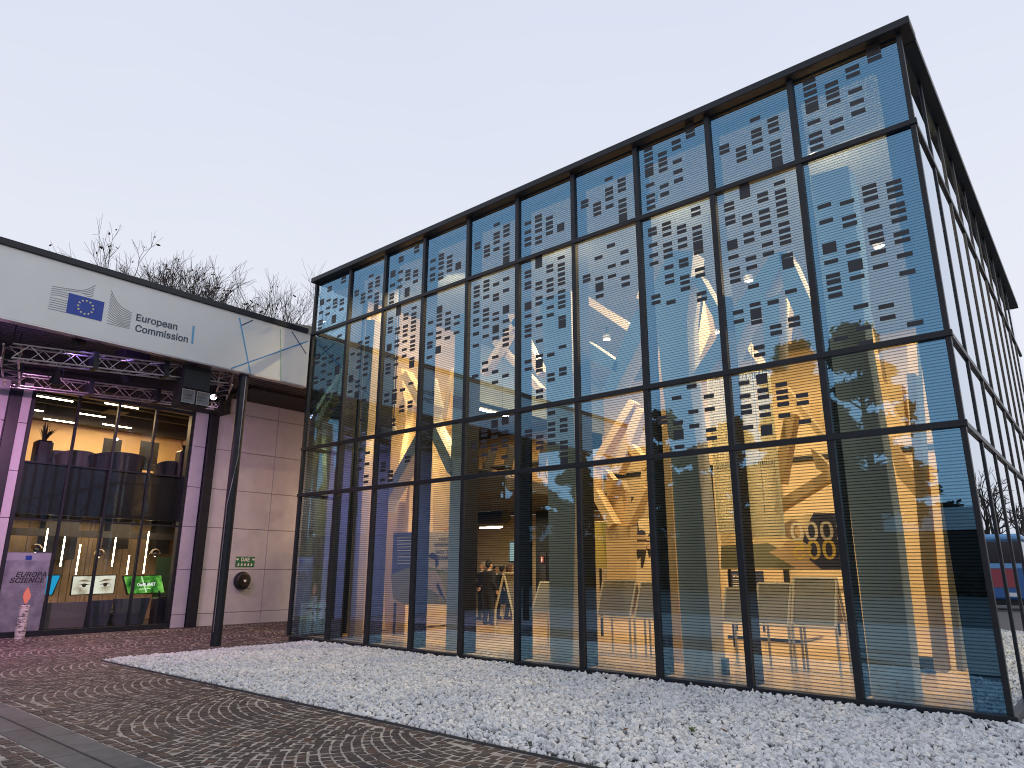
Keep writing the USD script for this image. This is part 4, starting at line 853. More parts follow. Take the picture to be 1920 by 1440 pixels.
q = U((400, 745), 0, -2.2); stage_lamp('small stage lamp glowing pink beside the loudspeaker', q, q + V(6, -3.2, -3.0), 'lens_pink', 0, r=.085, top=6.05)
q = U((151, 641), 0, -.6); stage_lamp('black stage lamp under the fascia casting violet light on the soffit', q, q + V(-1.6, 1.2, .9), 'lens_violet', 5, (.45, .25, 1.0), 30)
stage_lamp('unseen stage lamp placed to wash the left wall and ground in pink', V(-1.7, -5.3, 5.55), V(-4.3, -4.9, 0), 'lens_pink', 78, (.97, .45, .80), 46, top=5.75)  # source of the wash is unseen, lamp placed to tint wall and ground
stage_lamp('unseen stage lamp placed to wash the right wall panels in pink', V(-2.3, -1.2, 5.75), V(-5.6, -.2, 1.3), 'lens_pink', 11, (.92, .68, 1.0), 58)  # unseen source, placed to give the right panels their lilac tint
stage_lamp('black unlit stage lamp hanging behind the front truss', U((240, 715), 0, -2.4), V(-2.4, 0, 2), None, 0)
t = thing('projector', 'dark box projector hanging under the soffit left of the loudspeaker', 'projector', U((249, 668), 0, -2.0)); q = U((249, 668), 0, -2.0)
part(t, 'body', cbox(q[0] - .3, q[0] + .3, q[1] - .3, q[1] + .3, q[2] - .12, q[2] + .12, .02), 'black_matt'); part(t, 'lens', basis(lathe([(.07, 0), (.06, .05), (0, .04)], 14), q + V(-.3, .1, 0), Y_, Z_, -X_), 'screen_off'); part(t, 'mount', box(q[0] - .03, q[0] + .03, q[1] - .03, q[1] + .03, q[2] + .12, SOF), 'black_metal')

# ------------------------------------------------------------------ hall beyond the pavilion's left side
hall = thing('inner_hall', 'two level hall with dark mezzanine beyond the left end of the pavilion', 'hall', (-3, 9, 0))
ZF = Z0 - .03
part(hall, 'hall_floor', box(-12, .0, 5.0, 14.0, -.05, ZF - .002), 'floor_wood')
part(hall, 'mezzanine', box(-12, 1.9, 5.6, 13.7, 3.95, 4.30), 'room_dark')
part(hall, 'mezzanine_edge', box(-12, 1.92, 5.52, 5.598, 3.90, 4.36), 'black_metal')
part(hall, 'hall_wall', [box(-12, 0, 13.72, 13.8, ZF, 3.94), box(-12.1, -12.01, 5, 13.8, ZF, 7.2)], 'wall_cream', label='pale cream lower wall of the hall')
part(hall, 'upper_wall', [box(-12, -.01, 12.2, 12.3, 4.31, 7.2)], 'room_wall_warm')
part(hall, 'hall_roof', [box(-12, -.02, 4.9, 14, 7.21, 7.4)], 'room_dark')
part(hall, 'guard_rail', [box(-12, 1.9, 5.56, 5.58, 5.30, 5.34)] + [box(x - .012, x + .012, 5.555, 5.58, 4.361, 5.30) for x in np.arange(-11, 1.9, 1.2)], 'black_metal')
q0, q1 = U((1004, 888), 1, 12.0), U((1029, 1082), 1, 12.0)
part(hall, 'dark_door', [box(q0[0], q1[0], 12.0, 12.1, ZF, min(q0[2], 3.9))], 'black_matt'); part(hall, 'door_leaf', [box(q0[0] + .25, q1[0] - .1, 11.96, 11.99, .1, 2.3)], 'room_dark')
q = U((1016, 1049), 1, 11.9); mat('sign_red', (0.30, 0.04, 0.03), .5)
t = thing('extinguisher_sign', 'small red fire sign on the dark door of the hall', 'sign', q); part(t, 'plate', box(q[0] - .09, q[0] + .09, 11.9, 11.92, q[2] - .12, q[2] + .12), 'sign_red'); part(t, 'pictogram', box(q[0] - .03, q[0] + .03, 11.893, 11.898, q[2] - .1, q[2] + .08), 'sign_white')
emitter('exit_glow', (0.75, 1.0, 0.18), 2.2)
q = U((1040, 1057), 1, 11.0); t = thing('exit_lamp', 'glowing yellow green rectangular sign at the back of the hall', 'sign', q); part(t, 'box', box(q[0] - .17, q[0] + .17, 11.0, 11.06, q[2] - .08, q[2] + .08), 'lamp_housing'); part(t, 'face', box(q[0] - .16, q[0] + .16, 10.993, 10.998, q[2] - .07, q[2] + .07), 'exit_glow'); part(t, 'rod', box(q[0] - .01, q[0] + .01, 11.02, 11.04, q[2] + .081, 3.94), 'black_metal')
c = U((930, 970), 1, 8.0); t = thing('air_duct', 'round black air duct hanging under the mezzanine', 'duct', c)
part(t, 'pipe', tube([(c[0] - 3.5, 8, c[2]), (c[0] + .45, 8, c[2])], .22, 20), 'black_matt', smooth=40); part(t, 'end_ring', tube([(c[0] + .40, 8, c[2]), (c[0] + .452, 8, c[2])], .235, 20), 'black_metal', smooth=40)
part(t, 'hanger', [tube([(c[0] + d, 8, c[2] + .22), (c[0] + d, 8, 3.95)], .012, 5) for d in (-2, -.3)], 'black_metal')
c = U((921, 989), 1, 8.6); t = thing('strip_lamp', 'white strip lamp glowing below the black duct', 'lamp', c); part(t, 'tube', box(c[0] - .5, c[0] + .5, 8.55, 8.65, c[2] - .03, c[2] + .02), 'lens_white'); part(t, 'housing', box(c[0] - .52, c[0] + .52, 8.54, 8.66, c[2] + .021, c[2] + .06), 'lamp_housing'); part(t, 'hanger', [tube([(c[0] + d, 8.6, c[2] + .06), (c[0] + d, 8.6, 3.95)], .008, 4) for d in (-.4, .4)], 'black_metal')
room_light(t + '/light', (-1.0, 1.0, .6), 3.0, 3.0, 90, (1, .84, .58))  # unseen broad light for the lower hall, set off from the tube
c = U((893, 765), 1, 6.0)
t = thing('strip_lamp', 'slanting white strip lamp in the upper hall behind the fifth bay', 'lamp', c); part(t, 'tube', box(c[0] - .06, c[0] + .02, 5.6, 7.6, c[2] - .03, c[2] + .02), 'lens_white'); part(t, 'housing', box(c[0] - .07, c[0] + .03, 5.59, 7.61, c[2] + .021, c[2] + .06), 'lamp_housing'); part(t, 'hanger', [tube([(c[0], y, c[2] + .06), (c[0], y, 7.2 if c[0] < 0 else 9.0)], .008, 4) for y in (5.9, 7.3)], 'black_metal')
room_light(t + '/light', (-3.0, 2.5, .3), 3.0, 3.0, 110, (1, .62, .28))  # unseen broad light for the upper hall, well away from the tube
a, b = U((956, 1017), 1, 9.0), U((973, 1052), 1, 9.0); emitter('tv_pale', (.55, .75, .72), .8)
t = thing('hall_screen', 'pale wall screen on a pole above the group of people', 'screen', ((a[0] + b[0]) / 2, 9, ZF)); part(t, 'bezel', cbox(a[0] - .05, b[0] + .05, 9.0, 9.06, b[2] - .05, a[2] + .05, .01), 'screen_frame'); part(t, 'display', box(a[0], b[0], 8.99, 8.998, b[2], a[2]), 'tv_pale'); part(t, 'pole', box((a[0] + b[0]) / 2 - .03, (a[0] + b[0]) / 2 + .03, 9.061, 9.1, ZF, b[2]), 'black_metal')
def mezz_chair(px, y, lb):
    q = U(px, 1, y); t = thing('lounge_chair', lb, 'chair', (q[0], y, 4.30), 15 * (q[0] > 0)); _loc[t] = np.zeros(3)
    part(t, 'seat', cbox(-.28, .28, -.28, .28, .36, .46, .04), 'chair_dark', local=True); part(t, 'backrest', basis(cbox(-.27, .27, -.04, .04, 0, .62, .03), (.22, 0, .42), Y_, X_, Z_ + .25 * X_), 'chair_dark', local=True)
    for a in (-1, 1):
        for b in (-1, 1): part(t, 'leg', tube([(a * .2, b * .2, .37), (a * .27, b * .27, 0)], .015, 5), 'pendant_black', local=True)
mezz_chair((940, 880), 6.1, 'dark high backed chair at the mezzanine edge'); mezz_chair((903, 886), 6.4, 'dark chair half hidden left on the mezzanine'); mezz_chair((1003, 876), 6.2, 'dark chair top right on the mezzanine beside the timber trunk')

# ------------------------------------------------------------------ exhibition boards
mat('board_navy', (0.035, 0.045, 0.10), .6); mat('board_olive', (0.23, 0.22, 0.07), .6); mat('board_yellow', (0.36, 0.30, 0.09), .6); mat('board_cream', (0.66, 0.54, 0.34), .6); mat('board_green', (0.19, 0.20, 0.15), .6)
mat('ink', (0.03, 0.025, 0.03), .6); mat('ink_brown', (0.26, 0.19, 0.13), .6); mat('pale_text', (0.62, 0.58, 0.5), .6); mat('gold_text', (0.62, 0.48, 0.14), .6); mat('figure_tan', (0.50, 0.37, 0.24), .6)
def board(label, y, x0, x1, z0, z1, base, legs=True):
    t = thing('exhibition_board', label, 'exhibition board', ((x0 + x1) / 2, y, ZF))
    part(t, 'panel', cbox(x0, x1, y, y + .05, z0, z1, .006), base)
    if legs:
        for x in (x0 + .12, x1 - .12): part(t, 'post', box(x - .025, x + .025, y + .052, y + .10, ZF, z1 + .0), 'black_metal')
    return t
def flat_on(t, name, poly_px, y, m_, k=1):
    p = [Pl(a, y) for a in poly_px]; part(t, name, slab2d(sg.Polygon(p).buffer(0), .001, (0, y - .0011 * k + .0005, 0), X_, Z_), m_)
def circ(c, r, n=28, a0=0, a1=2 * math.pi): return [(c[0] + r * math.cos(a), c[1] + r * math.sin(a)) for a in np.linspace(a0, a1, n)]
y = 1.95; a, b = Pl((737, 1000), y), Pl((866, 1136), y); c1 = Pl((866, 1000), y)
t = board('tall exhibition board with slate text field, olive disc and mirrored capitals', y, a[0], c1[0], b[1], a[1], 'board_cream')
flat_on(t, 'text_field', [(738, 999), (790, 997), (788, 1062), (734, 1078)], y, 'board_navy')
flat_on(t, 'olive_disc', [(733, 1078), (760, 1066), (790, 1060), (826, 1068), (852, 1076), (862, 1090), (862, 1131), (760, 1134), (737, 1122)], y, 'board_olive', 2)
flat_on(t, 'yellow_field', [(826, 1072), (864, 1080), (862, 1131), (822, 1131)], y, 'board_yellow', 3)
hh = lambda px, y: px * np.linalg.norm(U((800, 1070), 1, y) - CAM) / FPX
def tx(t, s, px, hpx, y, m_, mirror=False, name='lettering', align='l', sx=1.0):
    q = U(px, 1, y); h = hpx * np.linalg.norm(q - CAM) / FPX
    part(t, name, [text(s, h, (q[0], y - .009, q[2]), X_ * sx, Z_, .001, True, align, mirror)], m_)
tx(t, 'IL JRC TODAY', (861, 1013), 5.5, y, 'ink', True); tx(t, 'AND TOMORROW', (861, 1023), 5.5, y, 'ink', True); tx(t, 'JRC OGGI', (848, 1038), 6.5, y, 'ink', True); tx(t, 'DOMANI', (848, 1049), 6.5, y, 'ink', True); tx(t, 'IN THE WO', (828, 1068), 3.4, y, 'ink')
for k in range(9): part(t, 'text_line', box(Pl((745, 1008 + 6 * k), y)[0], Pl((782 - 3 * (k % 3), 1008 + 6 * k), y)[0], y - .006, y - .004, Pl((745, 1009 + 6 * k), y)[1], Pl((745, 1007.6 + 6 * k), y)[1]), 'pale_text')
flat_on(t, 'drawn_head', circ((813, 1048), 9), y, 'figure_tan', 4); flat_on(t, 'drawn_hair', [(804, 1040), (812, 1036), (821, 1042), (823, 1058), (817, 1066), (816, 1050), (806, 1046)], y, 'ink', 5)
flat_on(t, 'drawn_coat', [(803, 1070), (816, 1068), (828, 1085), (838, 1126), (826, 1118), (812, 1108), (802, 1104)], y, 'figure_tan', 6); flat_on(t, 'drawn_shade', [(818, 1098), (822, 1092), (836, 1126), (826, 1116)], y, 'ink', 7)
y = 5.2; a, b = Pl((1113, 978), y), Pl((1226, 1066), y); c1 = Pl((1226, 978), y)
t = board('exhibition board with olive hill, navy sky and two drawn figures seen from behind', y, a[0], c1[0], b[1], a[1], 'board_cream')
flat_on(t, 'navy_sky', [(1140, 978), (1196, 977), (1199, 1000), (1190, 1030), (1160, 1010)], y, 'board_navy')
flat_on(t, 'olive_hill', [(1113, 979), (1140, 979), (1158, 995), (1178, 1020), (1184, 1065), (1113, 1065)], y, 'board_olive', 2); flat_on(t, 'yellow_field', [(1113, 979), (1126, 979), (1138, 1065), (1113, 1065)], y, 'board_yellow', 3)
for dx, dy, s in ((0, 0, 1.0), (-17, 3, .72), (20, 2, .85)):
    P2 = lambda pts: [(1202 + dx + (x - 1202) * s, 1010 + dy + (yy - 1010) * s) for x, yy in pts]
    flat_on(t, 'drawn_coat', P2([(1192, 1002), (1210, 1002), (1214, 1032), (1190, 1032)]), y, 'figure_tan', 4); flat_on(t, 'drawn_cap', P2([(1194, 1003), (1196, 996), (1204, 993), (1210, 997), (1211, 1003)]), y, 'board_navy', 5)
    flat_on(t, 'drawn_strap', P2([(1191, 1012), (1213, 1012), (1213, 1015), (1191, 1015)]), y, 'ink', 5); flat_on(t, 'drawn_trousers', P2([(1192, 1030), (1212, 1030), (1210, 1046), (1206, 1064), (1202, 1064), (1201, 1044), (1196, 1050)]), y, 'ink', 6)
y = 5.0; a, b = Pl((1352, 1022), y), Pl((1592, 1068), y)
t = board('long exhibition board with grey green band, drawn face and mirrored gold year numbers on navy', y, a[0], Pl((1592, 1022), y)[0], b[1], Pl((1540, 962), y)[1], 'board_cream')
flat_on(t, 'green_band', [(1352, 1024), (1440, 1018), (1470, 1034), (1500, 1066), (1352, 1066)], y, 'board_green', 1); flat_on(t, 'cream_arrow', [(1442, 1035), (1500, 1012), (1530, 1040), (1545, 1068), (1496, 1068)], y, 'figure_tan', 2)
flat_on(t, 'navy_field', [(1525, 962), (1592, 962), (1592, 1068), (1541, 1068), (1518, 1050), (1522, 1026), (1505, 1015), (1512, 990)], y, 'board_navy', 3)
flat_on(t, 'drawn_face', circ((1486, 993), 18), y, 'ink_brown', 4); flat_on(t, 'drawn_cheek', circ((1500, 996), 10), y, 'figure_tan', 5); flat_on(t, 'drawn_collar', [(1468, 1020), (1478, 1013), (1512, 1020), (1525, 1026), (1506, 1036), (1490, 1040)], y, 'figure_tan', 6)
tx(t, '2000', (1593, 1011), 30, y, 'pale_text', True, sx=.93); tx(t, '2005', (1598, 1047), 30, y, 'gold_text', True, sx=.93)
y = 9.0; a, b = Pl((1356, 1070), y), Pl((1436, 1106), y)
t = board('small navy text board with white heading seen below the green band', y, Pl((1366, 1106), y)[0], Pl((1433, 1106), y)[0], b[1] - .05, a[1], 'board_navy')
tx(t, 'What we do', (1374, 1082), 4.2, y, 'pale_text')
for k in range(5): part(t, 'text_line', box(Pl((1374, 1086 + 4 * k), y)[0], Pl((1402 - 4 * (k % 2), 1086 + 4 * k), y)[0], y - .006, y - .004, Pl((1374, 1087 + 4 * k), y)[1], Pl((1374, 1085.8 + 4 * k), y)[1]), 'pale_text')
y = 9.4; t = board('lit cream board with a brown skyline drawing right of the display stands', y, Pl((1554, 1100), y)[0], Pl((1600, 1100), y)[0], Pl((1554, 1136), y)[1], Pl((1554, 1083), y)[1], 'board_cream')
flat_on(t, 'drawn_skyline', [(1556, 1106), (1566, 1103), (1572, 1106), (1580, 1100), (1586, 1103), (1598, 1101), (1598, 1112), (1570, 1110)], y, 'ink_brown')
y = 3.2; t = board('narrow olive notice board behind the seventh bay', y, Pl((1232, 1080), y)[0], Pl((1252, 1080), y)[0], Pl((1235, 1117), y)[1], Pl((1232, 1037), y)[1], 'board_green')
flat_on(t, 'dark_label', [(1244, 1066), (1252, 1066), (1252, 1071), (1244, 1071)], y, 'ink')

# ------------------------------------------------------------------ display stands
mat('stand_white', (0.58, 0.54, 0.46), .5); mat('stand_grey', (0.25, 0.235, 0.21), .7, noise=(8, .08))
def stand(label, xa, xb, ztop, zb, y, back=.55):
    w = xb - xa; t = thing('display_stand', label, 'display stand', ((xa + xb) / 2, y, ZF), group='sloping display stands behind the glass')
    yt = y + .28
    for x in (xa, xb):
        part(t, 'leg', tube([(x, y - .02, ZF), (x, y - .02, zb), (x, yt, ztop)], .022, 6), 'stand_white'); part(t, 'leg', tube([(x, y + back, ZF), (x, y + back, zb), (x, yt + .001, ztop - .03)], .022, 6), 'stand_white')
    part(t, 'rail', [tube([(xa, yt, ztop), (xb, yt, ztop)], .025, 6), tube([(xa, y, zb), (xb, y, zb)], .018, 6)], 'stand_white')
    n = np.array([0, ztop - zb, -(yt - y)]); n /= np.linalg.norm(n); s = np.array([0, yt - y, ztop - zb])
    part(t, 'board', basis(box(.03, w - .03, -.012, .0, .04, .97), (xa, y, zb), X_, np.array([0, n[1], n[2]]) , s), 'stand_grey')
    part(t, 'rear_board', quad((xa + .03, yt + .02, ztop - .04), (xb - .03, yt + .02, ztop - .04), (xb - .03, y + back - .02, zb + .03), (xa + .03, y + back - .02, zb + .03)), 'stand_white')
for (p0, p1, pt, pb), lb in zip((((998, 1), (1040, 1), 1092, 1146), ((1118, 1), (1180, 1), 1088, 1156), ((1189, 1), (1228, 1), 1093, 1160), ((1350, 1), (1392, 1), 1103, 1168), ((1412, 1), (1474, 1), 1094, 1170), ((1481, 1), (1562, 1), 1084, 1173)),
        ('first sloping display stand right of the group of people', 'sloping display stand below the olive hill board', 'sloping display stand at the right under the drawn figures', 'sloping display stand left of the mullion under the hanging mesh', 'sloping display stand under the drawn face', 'largest sloping display stand below the year numbers')):
    y = 2.05; xa, xb = Pl((p0[0], 1120), y)[0], Pl((p1[0], 1120), y)[0]; stand(lb, xa, xb, Pl((p0[0], pt), y + .28)[1], Pl((p0[0], pb), y)[1], y)
t = thing('trestle_frame', 'pale trestle frame seen end on in front of the group of people', 'trestle', (3.2, 3.7, ZF)); y = 3.6
a, b, c, d = Pl((945, 1075), y), Pl((929, 1143), y), Pl((928, 1190), y), Pl((962, 1150), y)
part(t, 'leg', [tube([(a[0], y, a[1]), (b[0], y, b[1]), (b[0] - .01, y, ZF)], .028, 6)], 'stand_white'); part(t, 'leg', [tube([(a[0], y, a[1]), (d[0], y, d[1]), (d[0], y, ZF)], .028, 6)], 'stand_white')
part(t, 'board', slab2d(sg.Polygon([(a[0] + .02, a[1]), (a[0] + .6, a[1]), (d[0] + .6, d[1]), (d[0], d[1])]), .03, (0, y + .06, 0), X_, Z_), 'stand_grey')
part(t, 'rail', [tube([(a[0], y, a[1]), (a[0] + .6, y, a[1])], .025, 6)], 'stand_white')
# hanging mesh tubes
mat('mesh_wire', (0.80, 0.76, 0.56), .6)
for cx, pz0, pz1, r, y, lb in ((1363, 690, 1000, .27, 2.9, 'left hanging tube of pale wire mesh beside the bright spotlight'), (1426, 700, 1008, .30, 3.2, 'right hanging tube of pale wire mesh beside the timber A')):
    q = U((cx, 850), 1, y); z1, z0 = Pl((cx, pz0), y)[1], Pl((cx, pz1), y)[1]; t = thing('hanging_mesh', lb, 'mesh tube', (q[0], y, z0)); rr = np.random.RandomState(int(cx)); ws = []
    for k in range(46):
        g = k * 2 * math.pi / 46; zz = np.linspace(z0, z1, 12); jx = np.cumsum(rr.normal(0, .006, 12))
        ws.append(tube(np.c_[q[0] + r * np.cos(g + jx), y + r * np.sin(g + jx), zz], .0085, 4, False))
    part(t, 'strand', ws, 'mesh_wire'); rn = []
    for z in np.arange(z0 + .05, z1, .075):
        g = np.linspace(0, 2 * math.pi, 25); rn.append(tube(np.c_[q[0] + r * np.cos(g), y + r * np.sin(g), z + rr.normal(0, .008, 25)], .0075, 4, False))
    part(t, 'ring', rn, 'mesh_wire'); part(t, 'top_ring', tube([(q[0], y, z1), (q[0], y, z1 + .03)], r + .01, 24), 'black_metal'); part(t, 'cable', tube([(q[0], y, z1 + .03), (q[0], y, 9.0)], .006, 4), 'black_metal')
# floor pieces
for px, lb in (((1738, 1248), 'small dark floor socket box near the corner'), ((1353, 1250), 'small grey floor box at the foot of the wide timber trunk')):
    q = U(px, 2, .2); t = thing('floor_box', lb, 'socket box', (q[0], q[1], ZF)); part(t, 'body', cbox(q[0] - .11, q[0] + .11, q[1] - .06, q[1] + .06, ZF, ZF + .24, .01), 'black_matt' if px[0] > 1500 else 'chair_grey'); part(t, 'cover', box(q[0] - .08, q[0] + .08, q[1] - .064, q[1] - .061, ZF + .04, ZF + .2), 'screen_off')
q = U((1460, 1200), 2, .13); t = thing('floor_platform', 'low dark rimmed platform on the wooden floor', 'platform', (q[0], q[1], ZF)); part(t, 'top', box(q[0] - 1.2, q[0] + .5, q[1], q[1] + 1.6, ZF + .02, ZF + .07), 'floor_wood'); part(t, 'rim', box(q[0] - 1.21, q[0] + .51, q[1] - .02, q[1] - .001, ZF, ZF + .075), 'black_metal')

# ------------------------------------------------------------------ people
mat('skin', (0.50, 0.30, 0.21), .55); mat('suit_black', (0.012, 0.012, 0.015), .85); mat('cloth_navy', (0.02, 0.022, 0.035), .85); mat('hair_black', (0.012, 0.01, 0.009), .5); mat('hair_brown', (0.09, 0.045, 0.022), .5); mat('hair_grey', (0.30, 0.27, 0.24), .6); mat('shirt_white', (0.7, 0.7, 0.7), .7); mat('shoe_black', (0.01, 0.01, 0.01), .3)
def sph(c, r, n=16): return m3.Manifold.sphere(r, n).translate(tuple(map(float, c)))
def chain(*pr):
    return [m3.Manifold.batch_hull([sph(a, ra), sph(b, rb)]) for (a, ra), (b, rb) in zip(pr, pr[1:])]
def union(ms): return m3.Manifold.batch_boolean(ms, m3.OpType.Add)
def soften(m, it=8, L=.03):
    m = m.refine_to_length(L); v, f, _ = meshkit.arrays(m); tm = trimesh.Trimesh(v, f, process=True)
    trimesh.smoothing.filter_taubin(tm, iterations=it); return tm
def person(label, pos, rot, H=1.78, female=False, hair='hair_black', top='suit_black', skirt=False, long=False, arm=0.1, stride=.10):
    t = thing('person', label, 'person', pos, rot, group=None); _loc[t] = np.zeros(3)
    k = H / 1.78; sw = .17 if female else .205; hp = .10
    P = lambda x, y, z: V(x, y, z) * k
    def legs(g): return sum([chain((P(s * hp, 0, .90), (.088 + g) * k), (P(s * (hp + .01), -.01, .50), (.06 + g) * k), (P(s * (hp + .02), .02 + s * stride * .3, .09), (.04 + g) * k)) for s in (-1, 1)], [])
    def arms(g): return sum([chain((P(s * sw, 0, 1.42), (.058 + g) * k), (P(s * (sw + .05), .03, 1.14), (.045 + g) * k), (P(s * (sw + .01), -.06 - arm, .92 + arm), (.033 + g) * k)) for s in (-1, 1)], [])
    def torso(g): return [m3.Manifold.batch_hull([sph(P(s * .09, 0, .96), (.105 + g) * k) for s in (-1, 1)] + [sph(P(s * .08, .01, 1.15), (.10 + g) * k) for s in (-1, 1)]), m3.Manifold.batch_hull([sph(P(s * .08, .01, 1.15), (.10 + g) * k) for s in (-1, 1)] + [sph(P(s * (sw - .06), .0, 1.38), (.095 + g) * k) for s in (-1, 1)])]
    head = chain((P(0, .0, 1.42), .062 * k), (P(0, -.01, 1.54), .052 * k)) + [m3.Manifold.batch_hull([sph(P(0, .015, 1.69), .088 * k), sph(P(0, -.03, 1.64), .07 * k), sph(P(0, -.05, 1.585), .042 * k)]), sph(P(0, -.108, 1.635), .014 * k, 10), sph(P(.085, .01, 1.64), .02 * k, 10), sph(P(-.085, .01, 1.64), .02 * k, 10)]
    hands = []
    for s in (-1, 1):
        w = P(s * (sw + .01), -.06 - arm, .92 + arm); d = V(0, -.25 - arm, -1 + arm * 3); d /= np.linalg.norm(d)
        hands.append(m3.Manifold.batch_hull([sph(w, .026 * k), sph(w + d * .085 * k + V(0, .02, 0), .018 * k), sph(w + d * .085 * k - V(0, .02, 0), .018 * k)]))
        for j, l in enumerate((.065, .075, .07, .055)):
            b = w + d * .09 * k + V(0, -.028 + j * .0185, 0) * k; hands += chain((b, .0095 * k), (b + d * l * .55 * k, .009 * k), (b + d * l * k + V(-s * .015, .004, 0), .008 * k))
        b = w + d * .03 * k + V(-s * .01, -.03, 0) * k; hands += chain((b, .012 * k), (b + d * .04 * k + V(-s * .01, -.025, 0) * k, .010 * k), (b + d * .07 * k + V(-s * .012, -.03, 0) * k, .009 * k))
    feet = sum([chain((P(s * (hp + .02), .02 + s * stride * .3, .07), .04 * k), (P(s * (hp + .045), -.13 + s * stride * .3, .035), .034 * k)) for s in (-1, 1)], [])
    part(t, 'body', soften(union(legs(0) + torso(0) + arms(0) + head + hands + feet), 6, .022), 'skin', smooth=True, local=True)
    part(t, 'jacket', soften(union(torso(.018) + arms(.016) + [m3.Manifold.batch_hull([sph(P(s * .095, .005, .84), .10 * k) for s in (-1, 1)] + [sph(P(s * .08, .01, 1.15), .112 * k) for s in (-1, 1)])])), top, smooth=True, local=True)
    if skirt: part(t, 'skirt', soften(m3.Manifold.batch_hull([sph(P(s * .10, 0, .92), .115 * k) for s in (-1, 1)] + [sph(P(s * .11, 0, .58), .10 * k) for s in (-1, 1)])), top, smooth=True, local=True)
    else: part(t, 'trousers', soften(union(legs(.022))), top, smooth=True, local=True)
    part(t, 'shoes', soften(union(sum([chain((P(s * (hp + .02), .035 + s * stride * .3, .05), .05 * k), (P(s * (hp + .045), -.14 + s * stride * .3, .04), .042 * k)) for s in (-1, 1)], [])), 4), 'shoe_black', smooth=True, local=True)
    hr = [m3.Manifold.batch_hull([sph(P(0, .02, 1.705), .095 * k), sph(P(0, .045, 1.64), .08 * k)])]
    if long: hr += [m3.Manifold.batch_hull([sph(P(0, .04, 1.66), .10 * k), sph(P(s_ := 0, .075, 1.40), .085 * k), sph(P(.06, .06, 1.38), .05 * k), sph(P(-.06, .06, 1.38), .05 * k)])]
    cut = m3.Manifold.batch_hull([sph(P(0, -.09, 1.62), .07 * k), sph(P(0, -.16, 1.55), .09 * k)])
    part(t, 'hair', soften(union(hr) - cut, 4, .025), hair, smooth=True, local=True)
    part(t, 'collar', lathe([(.066 * k, 1.455 * k), (.07 * k, 1.50 * k), (.062 * k, 1.505 * k)], 16), 'shirt_white', local=True)
    for s in (-1, 1): part(t, 'eye', sph(P(s * .033, -.088, 1.655), .011 * k, 8), 'ink', local=True)
    part(t, 'mouth', basis(box(-.022, .022, -.004, .004, -.004, .004), P(0, -.092, 1.585), X_, Y_, Z_), 'figure_tan', local=True)
a = U((916, 1171), 2, ZF); person('person in a black suit standing with the back to the window, white collar', (a[0], a[1], ZF), 165, 1.84, arm=.05)
a = U((903, 1162), 2, ZF); person('grey haired person in dark clothes facing the window, half hidden at the left', (a[0], a[1], ZF), -20, 1.80, hair='hair_grey', top='cloth_navy')
a = U((929, 1161), 2, ZF); person('short dark haired person in dark clothes turned to the side, between two others', (a[0], a[1], ZF), 70, 1.70, female=True, top='suit_black', arm=.15)
a = U((941, 1160), 2, ZF); person('black haired person in dark skirt with bare legs behind the trestle frame', (a[0], a[1], ZF), 185, 1.70, female=True, skirt=True, top='suit_black')
a = U((956, 1162), 2, ZF); person('person with long brown hair standing with the back to the window', (a[0], a[1], ZF), 170, 1.76, female=True, hair='hair_brown', long=True, top='cloth_navy')

# ------------------------------------------------------------------ trees
mat('bark_dark', (0.035, 0.03, 0.028), .9); mat('twig_dark', (0.05, 0.038, 0.034), .9)
def leaf_mat(name, c):
    usdkit.material(stage, '/World/Looks/' + name, {'ge': ('geometry', {}), 'mr': ('map_range', {'to_min': .5, 'to_max': 1.5}), 'mu': ('mix_color', {'blend_type': 'multiply', 'fac': 1.0, 'a': c, 'use_clamp': False}),
        'p': ('principled_bsdf', {'roughness': .6}), 't': ('translucent_bsdf', {}), 'm': ('mix_closure', {'fac': .3})},
        [('ge.random_per_island', 'mr.value'), ('mr.result', 'mu.b'), ('mu.result', 'p.base_color'), ('mu.result', 't.color'), ('p.BSDF', 'm.closure1'), ('t.BSDF', 'm.closure2')], surface='m.closure')
leaf_mat('leaf_brown', (0.10, 0.045, 0.025)); leaf_mat('leaf_pine', (0.022, 0.035, 0.016)); leaf_mat('leaf_amber', (0.26, 0.12, 0.022))
